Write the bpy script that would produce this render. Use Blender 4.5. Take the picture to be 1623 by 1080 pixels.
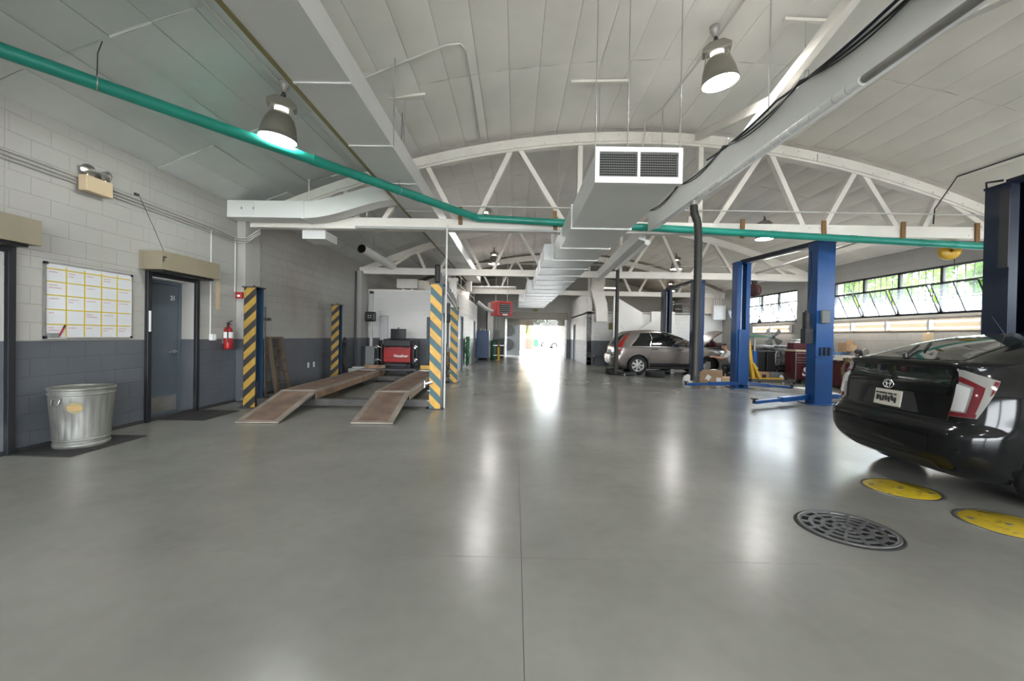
import bpy, bmesh, math, random
from mathutils import Vector, Matrix, Euler
random.seed(7)
for o in list(bpy.data.objects): bpy.data.objects.remove(o)
scene = bpy.context.scene
COL = scene.collection
PI = math.pi
def rad(a): return math.radians(a)

# ---------------------------------------------------------------- camera
cam = bpy.data.cameras.new('camera'); cam.sensor_width = 36.0; cam.sensor_fit = 'HORIZONTAL'
cam.lens = 670.0/1623.0*36.0; cam.clip_start = 0.05; cam.clip_end = 400
camo = bpy.data.objects.new('camera', cam); COL.objects.link(camo)
_y, _p, _r = rad(0.45), rad(-0.6), rad(1.04)
_f = Vector((-math.sin(_y), math.cos(_y), 0)); _rt = Vector((math.cos(_y), math.sin(_y), 0)); _u = Vector((0, 0, 1))
_f, _u = _f*math.cos(_p)+_u*math.sin(_p), _u*math.cos(_p)-_f*math.sin(_p)
_rt, _u = _rt*math.cos(_r)+_u*math.sin(_r), _u*math.cos(_r)-_rt*math.sin(_r)
mw = Matrix((_rt, _u, -_f)).transposed().to_4x4(); mw.translation = (0, 0, 1.35)
camo.matrix_world = mw
scene.camera = camo

# ---------------------------------------------------------------- world, sun, exposure
world = bpy.data.worlds.new('world'); scene.world = world; world.use_nodes = True
bg = world.node_tree.nodes['Background']
bg.inputs[0].default_value = (0.90, 0.95, 1.0, 1); bg.inputs[1].default_value = 7.6
sun = bpy.data.lights.new('sun', 'SUN'); sun.energy = 10.0; sun.angle = rad(1.0); sun.color = (1, .96, .88)
suno = bpy.data.objects.new('sun', sun); COL.objects.link(suno)
suno.rotation_euler = Euler((rad(-16), rad(36), 0))
vs = scene.view_settings
scene.display_settings.display_device = 'sRGB'
vs.view_transform = 'Standard'; vs.look = 'None'; vs.gamma = 1.0; vs.use_curve_mapping = False
vs.exposure = 1.83
LAMP = 48.0          # emission of the high-bay lamp lenses
TUBE = 3.4          # emission of the fluorescent tubes
def portal(name, loc, rot, sx, sy):
    l = bpy.data.lights.new(name, 'AREA'); l.shape = 'RECTANGLE'; l.size = sx; l.size_y = sy
    l.cycles.is_portal = True
    o = bpy.data.objects.new(name, l); COL.objects.link(o); o.location = loc; o.rotation_euler = rot
portal('window_portal', (10.35, 11.3, 2.62), (0, rad(90), 0), 1.2, 4.6)
portal('window_portal.001', (10.35, 17.5, 2.62), (0, rad(90), 0), 1.2, 4.6)
portal('window_portal.002', (10.35, 5.2, 2.62), (0, rad(90), 0), 1.2, 4.6)
portal('doorway_portal', (1.3, 27.6, 1.25), (rad(-90), 0, 0), 3.7, 2.5)
portal('doorway_portal.001', (1.9, -9.3, 1.7), (rad(90), 0, 0), 12.4, 3.4)

# ---------------------------------------------------------------- materials
MATS = {}
def M(name, col, rough=.5, metal=0., var=0., vscale=3., bump=0., bscale=40., spec=.5, col2=None, emit=None, stretch=None, thr=None):
    m = bpy.data.materials.new(name); m.use_nodes = True; nt = m.node_tree; N = nt.nodes; L = nt.links
    b = N['Principled BSDF']; b.inputs['Roughness'].default_value = rough; b.inputs['Metallic'].default_value = metal
    b.inputs['Specular IOR Level'].default_value = spec
    c = (*col, 1); b.inputs['Base Color'].default_value = c
    if emit: b.inputs['Emission Color'].default_value = c; b.inputs['Emission Strength'].default_value = emit
    if var or bump:
        g = N.new('ShaderNodeNewGeometry'); mp = N.new('ShaderNodeMapping'); L.new(g.outputs['Position'], mp.inputs[0])
        if stretch: mp.inputs['Scale'].default_value = stretch
    if var:
        n = N.new('ShaderNodeTexNoise'); n.inputs['Scale'].default_value = vscale; n.inputs['Detail'].default_value = 6
        L.new(mp.outputs[0], n.inputs[0])
        r = N.new('ShaderNodeValToRGB'); L.new(n.outputs[0], r.inputs[0])
        c2 = col2 or tuple(x*(1-var) for x in col)
        lo, hi = thr or (.35, .65)
        r.color_ramp.elements[0].position = lo; r.color_ramp.elements[0].color = (*c2, 1)
        r.color_ramp.elements[1].position = hi; r.color_ramp.elements[1].color = c
        L.new(r.outputs[0], b.inputs['Base Color'])
    if bump:
        n2 = N.new('ShaderNodeTexNoise'); n2.inputs['Scale'].default_value = bscale; n2.inputs['Detail'].default_value = 4
        L.new(mp.outputs[0], n2.inputs[0])
        bp = N.new('ShaderNodeBump'); bp.inputs['Strength'].default_value = bump; bp.inputs['Distance'].default_value = .01
        L.new(n2.outputs[0], bp.inputs['Height']); L.new(bp.outputs[0], b.inputs['Normal'])
    MATS[name] = m; return m
def mathn(nt, op, a, b=None, c=None):
    n = nt.nodes.new('ShaderNodeMath'); n.operation = op
    for i, v in enumerate((a, b, c)):
        if v is None: continue
        if isinstance(v, (int, float)): n.inputs[i].default_value = v
        else: nt.links.new(v, n.inputs[i])
    return n.outputs[0]
M('white_paint', (.395, .383, .357), .55, var=.10, vscale=.9, bump=.25, bscale=55, col2=(.35, .34, .315))
M('white_lit', (.76, .745, .715), .5, var=.06, vscale=.9, bump=.2, bscale=55)  # brighter copy of the white paint; missing light put into its colour
M('blue_paint', (.10, .109, .124), .45, var=.2, vscale=1.3, bump=.25, bscale=55)
M('ceiling_panel_shade', (.66, .68, .665), .6, var=.15, vscale=.8, bump=.15, bscale=9)  # weaker light on the left ceiling put into the panel colour
M('ceiling_panel_bounce', (.86, .81, .735), .6, var=.12, vscale=.8, bump=.15, bscale=9)  # warm bounce light on the right ceiling put into the panel colour
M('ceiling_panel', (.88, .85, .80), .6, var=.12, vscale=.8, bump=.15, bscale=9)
M('ceiling_back', (.34, .325, .30), .8, var=.3)
M('unlit_roof', (.26, .24, .20), .8, var=.4, vscale=2)  # deck colour holds the unlit look of the last bay
M('truss_paint', (.84, .80, .74), .5, var=.08, vscale=2.5, bump=.1, bscale=20)
M('duct_paint', (.76, .765, .755), .42, var=.05, vscale=1.5)
M('galv', (.58, .59, .59), .45, .35, var=.12, vscale=6, stretch=(1, .15, 1))
M('pipe_green', (.015, .27, .205), .35, var=.15, vscale=3)
M('pipe_grey', (.45, .45, .43), .45, var=.1)
M('conduit', (.42, .41, .39), .4, .3)
M('conduit_white', (.62, .61, .58), .45)
M('black', (.012, .012, .013), .45)
M('black_gloss', (.008, .008, .009), .12, spec=.6)
M('rubber', (.018, .018, .018), .75, var=.3, vscale=20)
M('mat_rubber', (.022, .022, .022), .85, bump=.4, bscale=160)
M('dark_metal', (.05, .05, .055), .5, .4)
M('grille_dark', (.22, .22, .21), .6)
M('chrome', (.75, .75, .75), .15, 1.)
M('steel', (.45, .44, .42), .35, .85, var=.2, vscale=6)
M('can_metal', (.30, .30, .275), .5, .5, var=.45, vscale=5, stretch=(1, 1, .35))
M('beige', (.42, .36, .26), .5)
M('tan_box', (.25, .215, .15), .5, var=.08)
M('beige_light', (.55, .43, .28), .55)
M('door_grey', (.085, .105, .125), .38, var=.12, vscale=2)
M('door_frame', (.012, .013, .016), .4)
M('red', (.35, .012, .012), .35)
M('red_heater', (.52, .05, .045), .4)
M('red_dark', (.065, .010, .014), .4)
M('maroon_reel', (.06, .018, .016), .5)
M('white_plastic', (.75, .75, .73), .4)
M('lens_white', (.36, .36, .35), .2)
M('plate_cream', (.46, .44, .38), .5)
M('fitting_beige', (.30, .25, .19), .6)
M('shed_white', (.42, .43, .44), .6)
M('white', (.8, .8, .78), .5)
M('board_white', (.60, .61, .63), .12, spec=.6)
M('yellow_tape', (.55, .40, .02), .5)
M('yellow', (.62, .36, .02), .4, var=.1)
M('yellow_cover', (.36, .26, .01), .45, var=.9, vscale=16, col2=(.05, .04, .02), thr=(.28, .42), bump=.5, bscale=60)
M('iron', (.17, .172, .175), .36, .6, var=.2, vscale=20)
M('hole_black', (.002, .002, .002), .9)
M('wood_brown', (.26, .135, .05), .6, var=.3, vscale=8, stretch=(1, 1, .2))
M('ladder_wood', (.12, .085, .055), .65, var=.4, vscale=9, stretch=(1, 1, .15))
M('ramp_steel', (.33, .285, .24), .5, .3, var=.35, vscale=4)
M('ramp_mesh', (.23, .155, .115), .75, .1, var=.4, vscale=3, bump=.9, bscale=95)
M('runway_side', (.30, .19, .115), .55, .3, var=.5, vscale=4)
M('crossbeam', (.085, .08, .075), .5, .4, var=.4, vscale=4)
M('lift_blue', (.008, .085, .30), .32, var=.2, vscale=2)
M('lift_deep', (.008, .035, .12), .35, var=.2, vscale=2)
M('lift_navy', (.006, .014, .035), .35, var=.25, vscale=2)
M('post_blue', (.012, .035, .075), .4, var=.3)
M('cabinet_blue', (.012, .05, .14), .4, var=.15)
M('cardboard', (.40, .255, .145), .7, var=.1)
M('cardboard_pale', (.48, .33, .20), .7)
M('paper', (.78, .78, .76), .7)
M('hose_dark', (.016, .016, .012), .55)
M('hose_green', (.01, .13, .035), .5)
M('hose_tan', (.20, .15, .075), .6)
M('cloth_white', (.66, .62, .55), .8)
M('blue_tray', (.10, .19, .35), .5)
M('engine', (.32, .33, .34), .45, .6, var=.55, vscale=14)
M('clutter_dark', (.03, .032, .034), .55, var=.5, vscale=9)
M('grey_plastic', (.17, .18, .175), .5)
M('green_tank', (.02, .09, .05), .45)
M('brown_rope', (.22, .14, .07), .7)
M('olive', (.26, .22, .10), .6)
M('shutter', (.24, .215, .17), .5, var=.1)
M('cream', (.16, .12, .066), .7)
M('brown_lower', (.095, .064, .045), .7)
M('ground', (.34, .335, .315), .8, var=.1, vscale=.6)
def leafmat(name, a, c):
    m = bpy.data.materials.new(name); m.use_nodes = True; nt = m.node_tree; N = nt.nodes; L = nt.links; N.remove(N['Principled BSDF'])
    g = N.new('ShaderNodeNewGeometry'); n = N.new('ShaderNodeTexNoise'); n.inputs['Scale'].default_value = 1.5; L.new(g.outputs['Position'], n.inputs[0])
    r = N.new('ShaderNodeValToRGB'); L.new(n.outputs[0], r.inputs[0]); r.color_ramp.elements[0].position = .35; r.color_ramp.elements[0].color = (*a, 1); r.color_ramp.elements[1].position = .65; r.color_ramp.elements[1].color = (*c, 1)
    d = N.new('ShaderNodeBsdfDiffuse'); t_ = N.new('ShaderNodeBsdfTranslucent'); mx = N.new('ShaderNodeMixShader'); mx.inputs[0].default_value = .45
    L.new(r.outputs[0], d.inputs[0]); L.new(r.outputs[0], t_.inputs[0]); L.new(d.outputs[0], mx.inputs[1]); L.new(t_.outputs[0], mx.inputs[2]); L.new(mx.outputs[0], N['Material Output'].inputs[0]); MATS[name] = m
leafmat('leaf', (.045, .10, .015), (.10, .20, .03)); leafmat('leaf_light', (.10, .17, .03), (.20, .32, .06))
M('bark', (.10, .07, .045), .9, var=.4)
M('grey_panel', (.13, .14, .147), .5)
M('skin', (.50, .27, .17), .55)
M('hair', (.02, .014, .010), .6)
M('trousers', (.018, .02, .026), .8)
M('shirt', (.68, .67, .63), .8)
M('fluor', (1, .93, .82), .5, emit=TUBE)
M('lamp_lens', (1, .985, .95), .5, emit=LAMP)
M('lamp_lens_far', (1, .985, .95), .5, emit=LAMP)
M('lamp_glow', (1, .95, .86), .5, emit=LAMP*.018)
M('reflector', (.22, .205, .175), .38, .25)
M('reflector_in', (.75, .75, .73), .3)
M('headlamp_glass', (.42, .41, .37), .12, .9)
M('sticker_orange', (.50, .24, .07), .6)
M('tape_red', (.45, .05, .07), .6)
M('prius_paint', (.005, .0055, .006), .12, var=.0, spec=.32)
M('car_glass', (.012, .016, .014), .04, spec=.75)
M('crv_paint', (.25, .215, .195), .25, .45)
M('car_black', (.014, .014, .015), .55)
M('tail_clear', (.24, .235, .225), .12, .35)
M('tail_red', (.085, .006, .010), .12)
M('tail_red_bright', (.45, .025, .02), .15)
M('tail_green', (.10, .16, .06), .15, .2)
M('rim', (.62, .61, .59), .3, .6)
M('car_white', (.30, .305, .31), .3)
M('car_green', (.08, .20, .16), .35)
M('car_red', (.35, .25, .24), .35)
# floor: sealed concrete
def floor_mat():
    m = bpy.data.materials.new('sealed_concrete'); m.use_nodes = True; nt = m.node_tree; N = nt.nodes; L = nt.links
    b = N['Principled BSDF']; g = N.new('ShaderNodeNewGeometry')
    def noise(s, d=5, sc=None):
        n = N.new('ShaderNodeTexNoise'); n.inputs['Scale'].default_value = s; n.inputs['Detail'].default_value = d
        if sc:
            mp = N.new('ShaderNodeMapping'); mp.inputs['Scale'].default_value = sc; L.new(g.outputs['Position'], mp.inputs[0]); L.new(mp.outputs[0], n.inputs[0])
        else: L.new(g.outputs['Position'], n.inputs[0])
        return n.outputs[0]
    r = N.new('ShaderNodeValToRGB'); L.new(noise(.8, 3), r.inputs[0])
    e = r.color_ramp.elements
    e[0].position = .2; e[0].color = (.165, .166, .148, 1); e[1].position = .8; e[1].color = (.265, .264, .240, 1)
    r2 = N.new('ShaderNodeValToRGB'); L.new(noise(9, 3), r2.inputs[0])
    r2.color_ramp.elements[0].position = .2; r2.color_ramp.elements[0].color = (.93, .925, .915, 1); r2.color_ramp.elements[1].position = .6; r2.color_ramp.elements[1].color = (1, 1, 1, 1)
    mx = N.new('ShaderNodeMix'); mx.data_type = 'RGBA'; mx.blend_type = 'MULTIPLY'; mx.inputs[0].default_value = 1
    L.new(r.outputs[0], mx.inputs[6]); L.new(r2.outputs[0], mx.inputs[7]); L.new(mx.outputs[2], b.inputs['Base Color'])
    rr = N.new('ShaderNodeMapRange'); L.new(noise(1.2, 2, (1, .4, 1)), rr.inputs[0])
    rr.inputs[1].default_value = .3; rr.inputs[2].default_value = .7; rr.inputs[3].default_value = .225; rr.inputs[4].default_value = .268
    L.new(rr.outputs[0], b.inputs['Roughness']); b.inputs['Specular IOR Level'].default_value = .38
    bp = N.new('ShaderNodeBump'); bp.inputs['Strength'].default_value = .05; bp.inputs['Distance'].default_value = .01
    L.new(noise(5, 4), bp.inputs['Height']); L.new(bp.outputs[0], b.inputs['Normal'])
    MATS['floor'] = m
floor_mat()
# white wall with soot marks that have a shape of their own (painted block wall behind the lift)
def stained_white():
    m = MATS['white_paint'].copy(); m.name = 'white_paint_stained'; nt = m.node_tree; N = nt.nodes; L = nt.links
    b = N['Principled BSDF']; src = b.inputs['Base Color'].links[0].from_socket
    g = N.new('ShaderNodeNewGeometry'); sep = N.new('ShaderNodeSeparateXYZ'); L.new(g.outputs['Position'], sep.inputs[0])
    n = N.new('ShaderNodeTexNoise'); n.inputs['Scale'].default_value = 1.6; n.inputs['Detail'].default_value = 7
    mp = N.new('ShaderNodeMapping'); mp.inputs['Scale'].default_value = (1, 1, .35); L.new(g.outputs['Position'], mp.inputs[0]); L.new(mp.outputs[0], n.inputs[0])
    def blob(cy, cz, ry, rz):
        a = mathn(nt, 'DIVIDE', mathn(nt, 'SUBTRACT', sep.outputs[1], cy), ry); c = mathn(nt, 'DIVIDE', mathn(nt, 'SUBTRACT', sep.outputs[2], cz), rz)
        d = mathn(nt, 'ADD', mathn(nt, 'MULTIPLY', a, a), mathn(nt, 'MULTIPLY', c, c))
        return mathn(nt, 'MAXIMUM', mathn(nt, 'SUBTRACT', 1.0, d), 0.0)
    s = mathn(nt, 'ADD', blob(10.4, 2.35, 1.3, 1.0), mathn(nt, 'ADD', blob(11.5, 1.4, .35, .9), mathn(nt, 'MULTIPLY', blob(8.0, 1.2, .6, 1.0), .3)))
    s = mathn(nt, 'MULTIPLY', s, mathn(nt, 'MULTIPLY', n.outputs[0], .75)); s = mathn(nt, 'MINIMUM', s, .75)
    mx = N.new('ShaderNodeMix'); mx.data_type = 'RGBA'; L.new(s, mx.inputs[0]); L.new(src, mx.inputs[6]); mx.inputs[7].default_value = (.25, .19, .135, 1)
    L.new(mx.outputs[2], b.inputs['Base Color']); MATS['white_stained'] = m
stained_white()
def stripes(name, ca, cb, period, sign, off=0.):
    m = bpy.data.materials.new(name); m.use_nodes = True; nt = m.node_tree; N = nt.nodes; L = nt.links
    b = N['Principled BSDF']; t = N.new('ShaderNodeTexCoord'); sep = N.new('ShaderNodeSeparateXYZ'); L.new(t.outputs['Object'], sep.inputs[0])
    v = mathn(nt, 'ADD', sep.outputs[2], mathn(nt, 'MULTIPLY', mathn(nt, 'ADD', sep.outputs[0], sep.outputs[1]), sign))
    fr = mathn(nt, 'FRACT', mathn(nt, 'DIVIDE', mathn(nt, 'ADD', v, 10+off), period)); s = mathn(nt, 'GREATER_THAN', fr, .52)
    n = N.new('ShaderNodeTexNoise'); n.inputs['Scale'].default_value = 9; n.inputs['Detail'].default_value = 5; L.new(t.outputs['Object'], n.inputs[0])
    mx = N.new('ShaderNodeMix'); mx.data_type = 'RGBA'; L.new(s, mx.inputs[0]); mx.inputs[6].default_value = (*ca, 1); mx.inputs[7].default_value = (*cb, 1)
    mr = N.new('ShaderNodeMapRange'); L.new(n.outputs[0], mr.inputs[0]); mr.inputs[1].default_value = .3; mr.inputs[2].default_value = .7; mr.inputs[3].default_value = .78; mr.inputs[4].default_value = 1.05
    m2 = N.new('ShaderNodeMix'); m2.data_type = 'RGBA'; m2.blend_type = 'MULTIPLY'; m2.inputs[0].default_value = 1
    L.new(mx.outputs[2], m2.inputs[6]); L.new(mr.outputs[0], m2.inputs[7]); L.new(m2.outputs[2], b.inputs['Base Color'])
    b.inputs['Roughness'].default_value = .45; MATS[name] = m
stripes('hazard_black', (.36, .22, .035), (.022, .02, .018), .27, -1.0)
stripes('hazard_teal', (.62, .34, .03), (.008, .075, .085), .30, 1.0)
def glass(name, tint, milk, rough=.02):
    m = bpy.data.materials.new(name); m.use_nodes = True; nt = m.node_tree; N = nt.nodes; L = nt.links
    N.remove(N['Principled BSDF']); out = N['Material Output']
    tr = N.new('ShaderNodeBsdfTransparent'); tr.inputs[0].default_value = (*tint, 1)
    gl = N.new('ShaderNodeBsdfGlossy'); gl.inputs['Roughness'].default_value = rough
    df = N.new('ShaderNodeBsdfTranslucent'); df.inputs[0].default_value = (.85, .88, .92, 1)
    lw = N.new('ShaderNodeLayerWeight'); fo = mathn(nt, 'ADD', mathn(nt, 'MULTIPLY', mathn(nt, 'POWER', lw.outputs['Facing'], 4.0), .5), .03)
    m1 = N.new('ShaderNodeMixShader'); m1.inputs[0].default_value = milk; L.new(tr.outputs[0], m1.inputs[1]); L.new(df.outputs[0], m1.inputs[2])
    m2 = N.new('ShaderNodeMixShader'); L.new(fo, m2.inputs[0]); L.new(m1.outputs[0], m2.inputs[1]); L.new(gl.outputs[0], m2.inputs[2])
    L.new(m2.outputs[0], out.inputs[0]); MATS[name] = m
glass('window_glass', (.82, .84, .83), .03); glass('sash_glass', (.78, .82, .86), .08, .05)

# ---------------------------------------------------------------- mesh helpers
class MB:
    def __init__(s): s.v = []; s.f = []; s.mi = []; s.sm = []
    def add(s, vs, fs, mi=0, sm=False):
        k = len(s.v); s.v += [tuple(v) for v in vs]
        for f in fs: s.f.append(tuple(i+k for i in f)); s.mi.append(mi); s.sm.append(sm)
        return s
    def box(s, x0, x1, y0, y1, z0, z1, mi=0):
        return s.add([(x0,y0,z0),(x1,y0,z0),(x1,y1,z0),(x0,y1,z0),(x0,y0,z1),(x1,y0,z1),(x1,y1,z1),(x0,y1,z1)],
                     [(0,3,2,1),(4,5,6,7),(0,1,5,4),(1,2,6,5),(2,3,7,6),(3,0,4,7)], mi)
    def obox(s, c, size, eul=(0,0,0), mi=0):
        R = Euler(eul).to_matrix(); c = Vector(c); h = Vector(size)/2; vs = []
        for dz in (-1,1):
            for dx, dy in ((-1,-1),(1,-1),(1,1),(-1,1)): vs.append(c+R@Vector((dx*h.x, dy*h.y, dz*h.z)))
        return s.add(vs, [(0,3,2,1),(4,5,6,7),(0,1,5,4),(1,2,6,5),(2,3,7,6),(3,0,4,7)], mi)
    def bar(s, p0, p1, w, h, up=(0,0,1), mi=0):
        p0 = Vector(p0); p1 = Vector(p1); d = (p1-p0).normalized(); up = Vector(up)
        if abs(d.dot(up)) > .98: up = Vector((0,1,0))
        r = d.cross(up).normalized(); u = r.cross(d); vs = []
        for p in (p0, p1):
            for a, b in ((-1,-1),(1,-1),(1,1),(-1,1)): vs.append(p+r*a*w/2+u*b*h/2)
        return s.add(vs, [(0,1,2,3),(7,6,5,4),(0,4,5,1),(1,5,6,2),(2,6,7,3),(3,7,4,0)], mi)
    def cyl(s, p0, p1, r, r2=None, n=12, mi=0, caps=True, sm=True):
        p0 = Vector(p0); p1 = Vector(p1); r2 = r if r2 is None else r2; d = (p1-p0).normalized()
        a = d.orthogonal().normalized(); b = d.cross(a); vs = []
        for p, q in ((p0, r), (p1, r2)):
            for i in range(n):
                t = 2*PI*i/n; vs.append(p+(a*math.cos(t)+b*math.sin(t))*q)
        s.add(vs, [(i,(i+1)%n,n+(i+1)%n,n+i) for i in range(n)], mi, sm)
        if caps: s.add(vs[:n], [tuple(reversed(range(n)))], mi); s.add(vs[n:], [tuple(range(n))], mi)
        return s
    def tube(s, pts, r, n=8, mi=0, caps=True, closed=False):
        pts = [Vector(p) for p in pts]; m = len(pts); d0 = None; rows = []
        rr = r if isinstance(r, (list, tuple)) else [r]*m
        for i, p in enumerate(pts):
            if closed: d = (pts[(i+1)%m]-pts[i-1])
            else: d = (pts[min(i+1,m-1)]-pts[max(i-1,0)])
            if d.length < 1e-9: d = Vector((0,0,1))
            d.normalize()
            if d0 is None: a = d.orthogonal().normalized()
            else:
                a = a-d*a.dot(d); a = a.normalized() if a.length > 1e-6 else d.orthogonal().normalized()
            d0 = d; b = d.cross(a)
            rows.append([p+(a*math.cos(2*PI*k/n)+b*math.sin(2*PI*k/n))*rr[i] for k in range(n)])
        k0 = [v for row in rows for v in row]; fs = []
        for i in range(m if closed else m-1):
            j = (i+1) % m
            for k in range(n): fs.append((i*n+k, i*n+(k+1)%n, j*n+(k+1)%n, j*n+k))
        s.add(k0, fs, mi, True)
        if caps and not closed: s.add(rows[0], [tuple(reversed(range(n)))], mi); s.add(rows[-1], [tuple(range(n))], mi)
        return s
    def lathe(s, prof, c=(0,0,0), axis=(0,0,1), n=24, mi=0, sm=True):
        ax = Vector(axis).normalized(); a = ax.orthogonal().normalized(); b = ax.cross(a); c = Vector(c); vs = []
        for r, z in prof:
            for i in range(n):
                t = 2*PI*i/n; vs.append(c+ax*z+(a*math.cos(t)+b*math.sin(t))*r)
        fs = []
        for j in range(len(prof)-1):
            for i in range(n): fs.append((j*n+i, j*n+(i+1)%n, (j+1)*n+(i+1)%n, (j+1)*n+i))
        return s.add(vs, fs, mi, sm)
    def prism(s, poly, axis, t0, t1, mi=0):
        # poly: 2-D points; axis 'x': (y,z), 'y': (x,z), 'z': (x,y)
        def P(p, t): return {'x': (t,p[0],p[1]), 'y': (p[0],t,p[1]), 'z': (p[0],p[1],t)}[axis]
        n = len(poly); vs = [P(p, t0) for p in poly]+[P(p, t1) for p in poly]
        return s.add(vs, [tuple(range(n)), tuple(reversed(range(n,2*n)))]+[(i,n+i,n+(i+1)%n,(i+1)%n) for i in range(n)], mi)
    def grid(s, rows, mi=0, sm=True, closed=False):
        m = len(rows); n = len(rows[0]); fs = []
        for i in range(m-1):
            for k in range(n if closed else n-1): fs.append((i*n+k, i*n+(k+1)%n, (i+1)*n+(k+1)%n, (i+1)*n+k))
        return s.add([v for r in rows for v in r], fs, mi, sm)
    def mesh(s, name, mats):
        me = bpy.data.meshes.new(name); me.from_pydata(s.v, [], s.f)
        for m in (mats if isinstance(mats, (list, tuple)) else [mats]): me.materials.append(MATS[m])
        me.polygons.foreach_set('material_index', s.mi); me.polygons.foreach_set('use_smooth', s.sm)
        me.validate(); me.update()
        bm = bmesh.new(); bm.from_mesh(me); bmesh.ops.recalc_face_normals(bm, faces=bm.faces); bm.to_mesh(me); bm.free()
        return me
    def build(s, name, mats, parent=None, loc=None, rot=None, bevel=0, seg=2):
        o = bpy.data.objects.new(name, s.mesh(name, mats)); COL.objects.link(o)
        if parent: o.parent = parent
        if loc: o.location = loc
        if rot: o.rotation_euler = rot
        if bevel:
            md = o.modifiers.new('bevel', 'BEVEL'); md.width = bevel; md.segments = seg; md.limit_method = 'ANGLE'; md.angle_limit = rad(40)
            md.harden_normals = False
        return o
def tag(o, label, cat=None, group=None, kind=None):
    o['label'] = label
    if cat: o['category'] = cat
    if group: o['group'] = group
    if kind: o['kind'] = kind
    return o
def thing(name, label, cat, loc=(0,0,0), rotz=0., group=None):
    o = bpy.data.objects.new(name, None); o.empty_display_size = .1; COL.objects.link(o)
    o.location = loc; o.rotation_euler = (0, 0, rotz); return tag(o, label, cat, group)
def dup(root, loc, rotz=None, label=None, group=None):
    def cp(o, par):
        c = o.copy(); COL.objects.link(c); c.parent = par
        for ch in list(o.children): cp(ch, c)
        return c
    r = cp(root, None); r.location = loc
    if rotz is not None: r.rotation_euler[2] = rotz
    if label: r['label'] = label
    if group: r['group'] = group
    return r
def text_mesh(txt, name, mat, parent, loc, rot, size, ext=.002, shear=0, bold=0):
    cu = bpy.data.curves.new('lettering', 'FONT'); cu.body = txt; cu.size = size; cu.extrude = ext; cu.shear = shear; cu.offset = bold
    cu.align_x = 'CENTER'; cu.align_y = 'CENTER'
    t = bpy.data.objects.new('lettering', cu); COL.objects.link(t)
    me = bpy.data.meshes.new_from_object(t.evaluated_get(bpy.context.evaluated_depsgraph_get()))
    bpy.data.objects.remove(t); bpy.data.curves.remove(cu)
    me.materials.clear(); me.materials.append(MATS[mat])
    o = bpy.data.objects.new(name, me); COL.objects.link(o); o.parent = parent; o.location = loc; o.rotation_euler = rot; return o
def arcpts(c, r, a0, a1, n, plane='xz'):
    out = []
    for i in range(n+1):
        t = a0+(a1-a0)*i/n; u, v = r*math.cos(t), r*math.sin(t)
        out.append({'xz': (c[0]+u,c[1],c[2]+v), 'yz': (c[0],c[1]+u,c[2]+v), 'xy': (c[0]+u,c[1]+v,c[2])}[plane])
    return out
# ================================================================ STRUCTURE
WL, WR, YB, YE = -5.33, 10.03, -9.0, 27.0
XC = 2.35
TRUSS_Y = (2.15, 8.25, 14.35, 20.45)
def roof_z(x): return 5.42-.0285*(x-XC)**2
def chord_z(x): return 5.32-.0303*(x-XC)**2

# ---- floor: concrete slabs with narrow joints
b = MB(); b.box(WL-.3, WR+.3, YB-.3, YE+6.5, -.30, -.012)
floor = tag(b.build('floor', 'dark_metal'), 'sealed grey concrete garage floor', kind='structure')
xs = (WL-.3, .06, 5.6, WR+.3); ys = (YB-.3, 2.565, 8.6, 14.6, 20.6, YE+6.5); g = .0012
for i in range(3):
    for j in range(5):
        b = MB(); b.box(xs[i]+g, xs[i+1]-g, ys[j]+g, ys[j+1]-g, -.15, 0); b.build('slab', 'floor', floor)

# ---- block walls
def rect_minus(a0, a1, z0, z1, holes):
    As = sorted({a0, a1, *[min(max(h[k], a0), a1) for h in holes for k in (0, 1)]}); Zs = sorted({z0, z1, *[min(max(h[k], z0), z1) for h in holes for k in (2, 3)]})
    out = []
    for i in range(len(As)-1):
        for j in range(len(Zs)-1):
            ca, cz = (As[i]+As[i+1])/2, (Zs[j]+Zs[j+1])/2
            if not any(h[0] < ca < h[1] and h[2] < cz < h[3] for h in holes): out.append((As[i], As[i+1], Zs[j], Zs[j+1]))
    return out
BLOCKM = {}
def blk(b, axis, sgn, face, a0, a1, z0, z1, mi=0):
    # one block: chamfered front, `face` is the coordinate of the front, sgn the room side
    c = .005; ca = .0012; d = .014
    def P(a, n, z): return (face+sgn*n, a, z) if axis == 'y' else (a, face+sgn*n, z)
    vs = [P(a0,-d,z0),P(a1,-d,z0),P(a1,-d,z1),P(a0,-d,z1), P(a0,-c,z0),P(a1,-c,z0),P(a1,-c,z1),P(a0,-c,z1),
          P(a0+ca,0,z0+c),P(a1-ca,0,z0+c),P(a1-ca,0,z1-c),P(a0+ca,0,z1-c)]
    fs = [(8,9,10,11)]+[(i,(i+1)%4,4+(i+1)%4,4+i) for i in range(4)]+[(4+i,4+(i+1)%4,8+(i+1)%4,8+i) for i in range(4)]
    b.add(vs, fs, mi)
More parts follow.
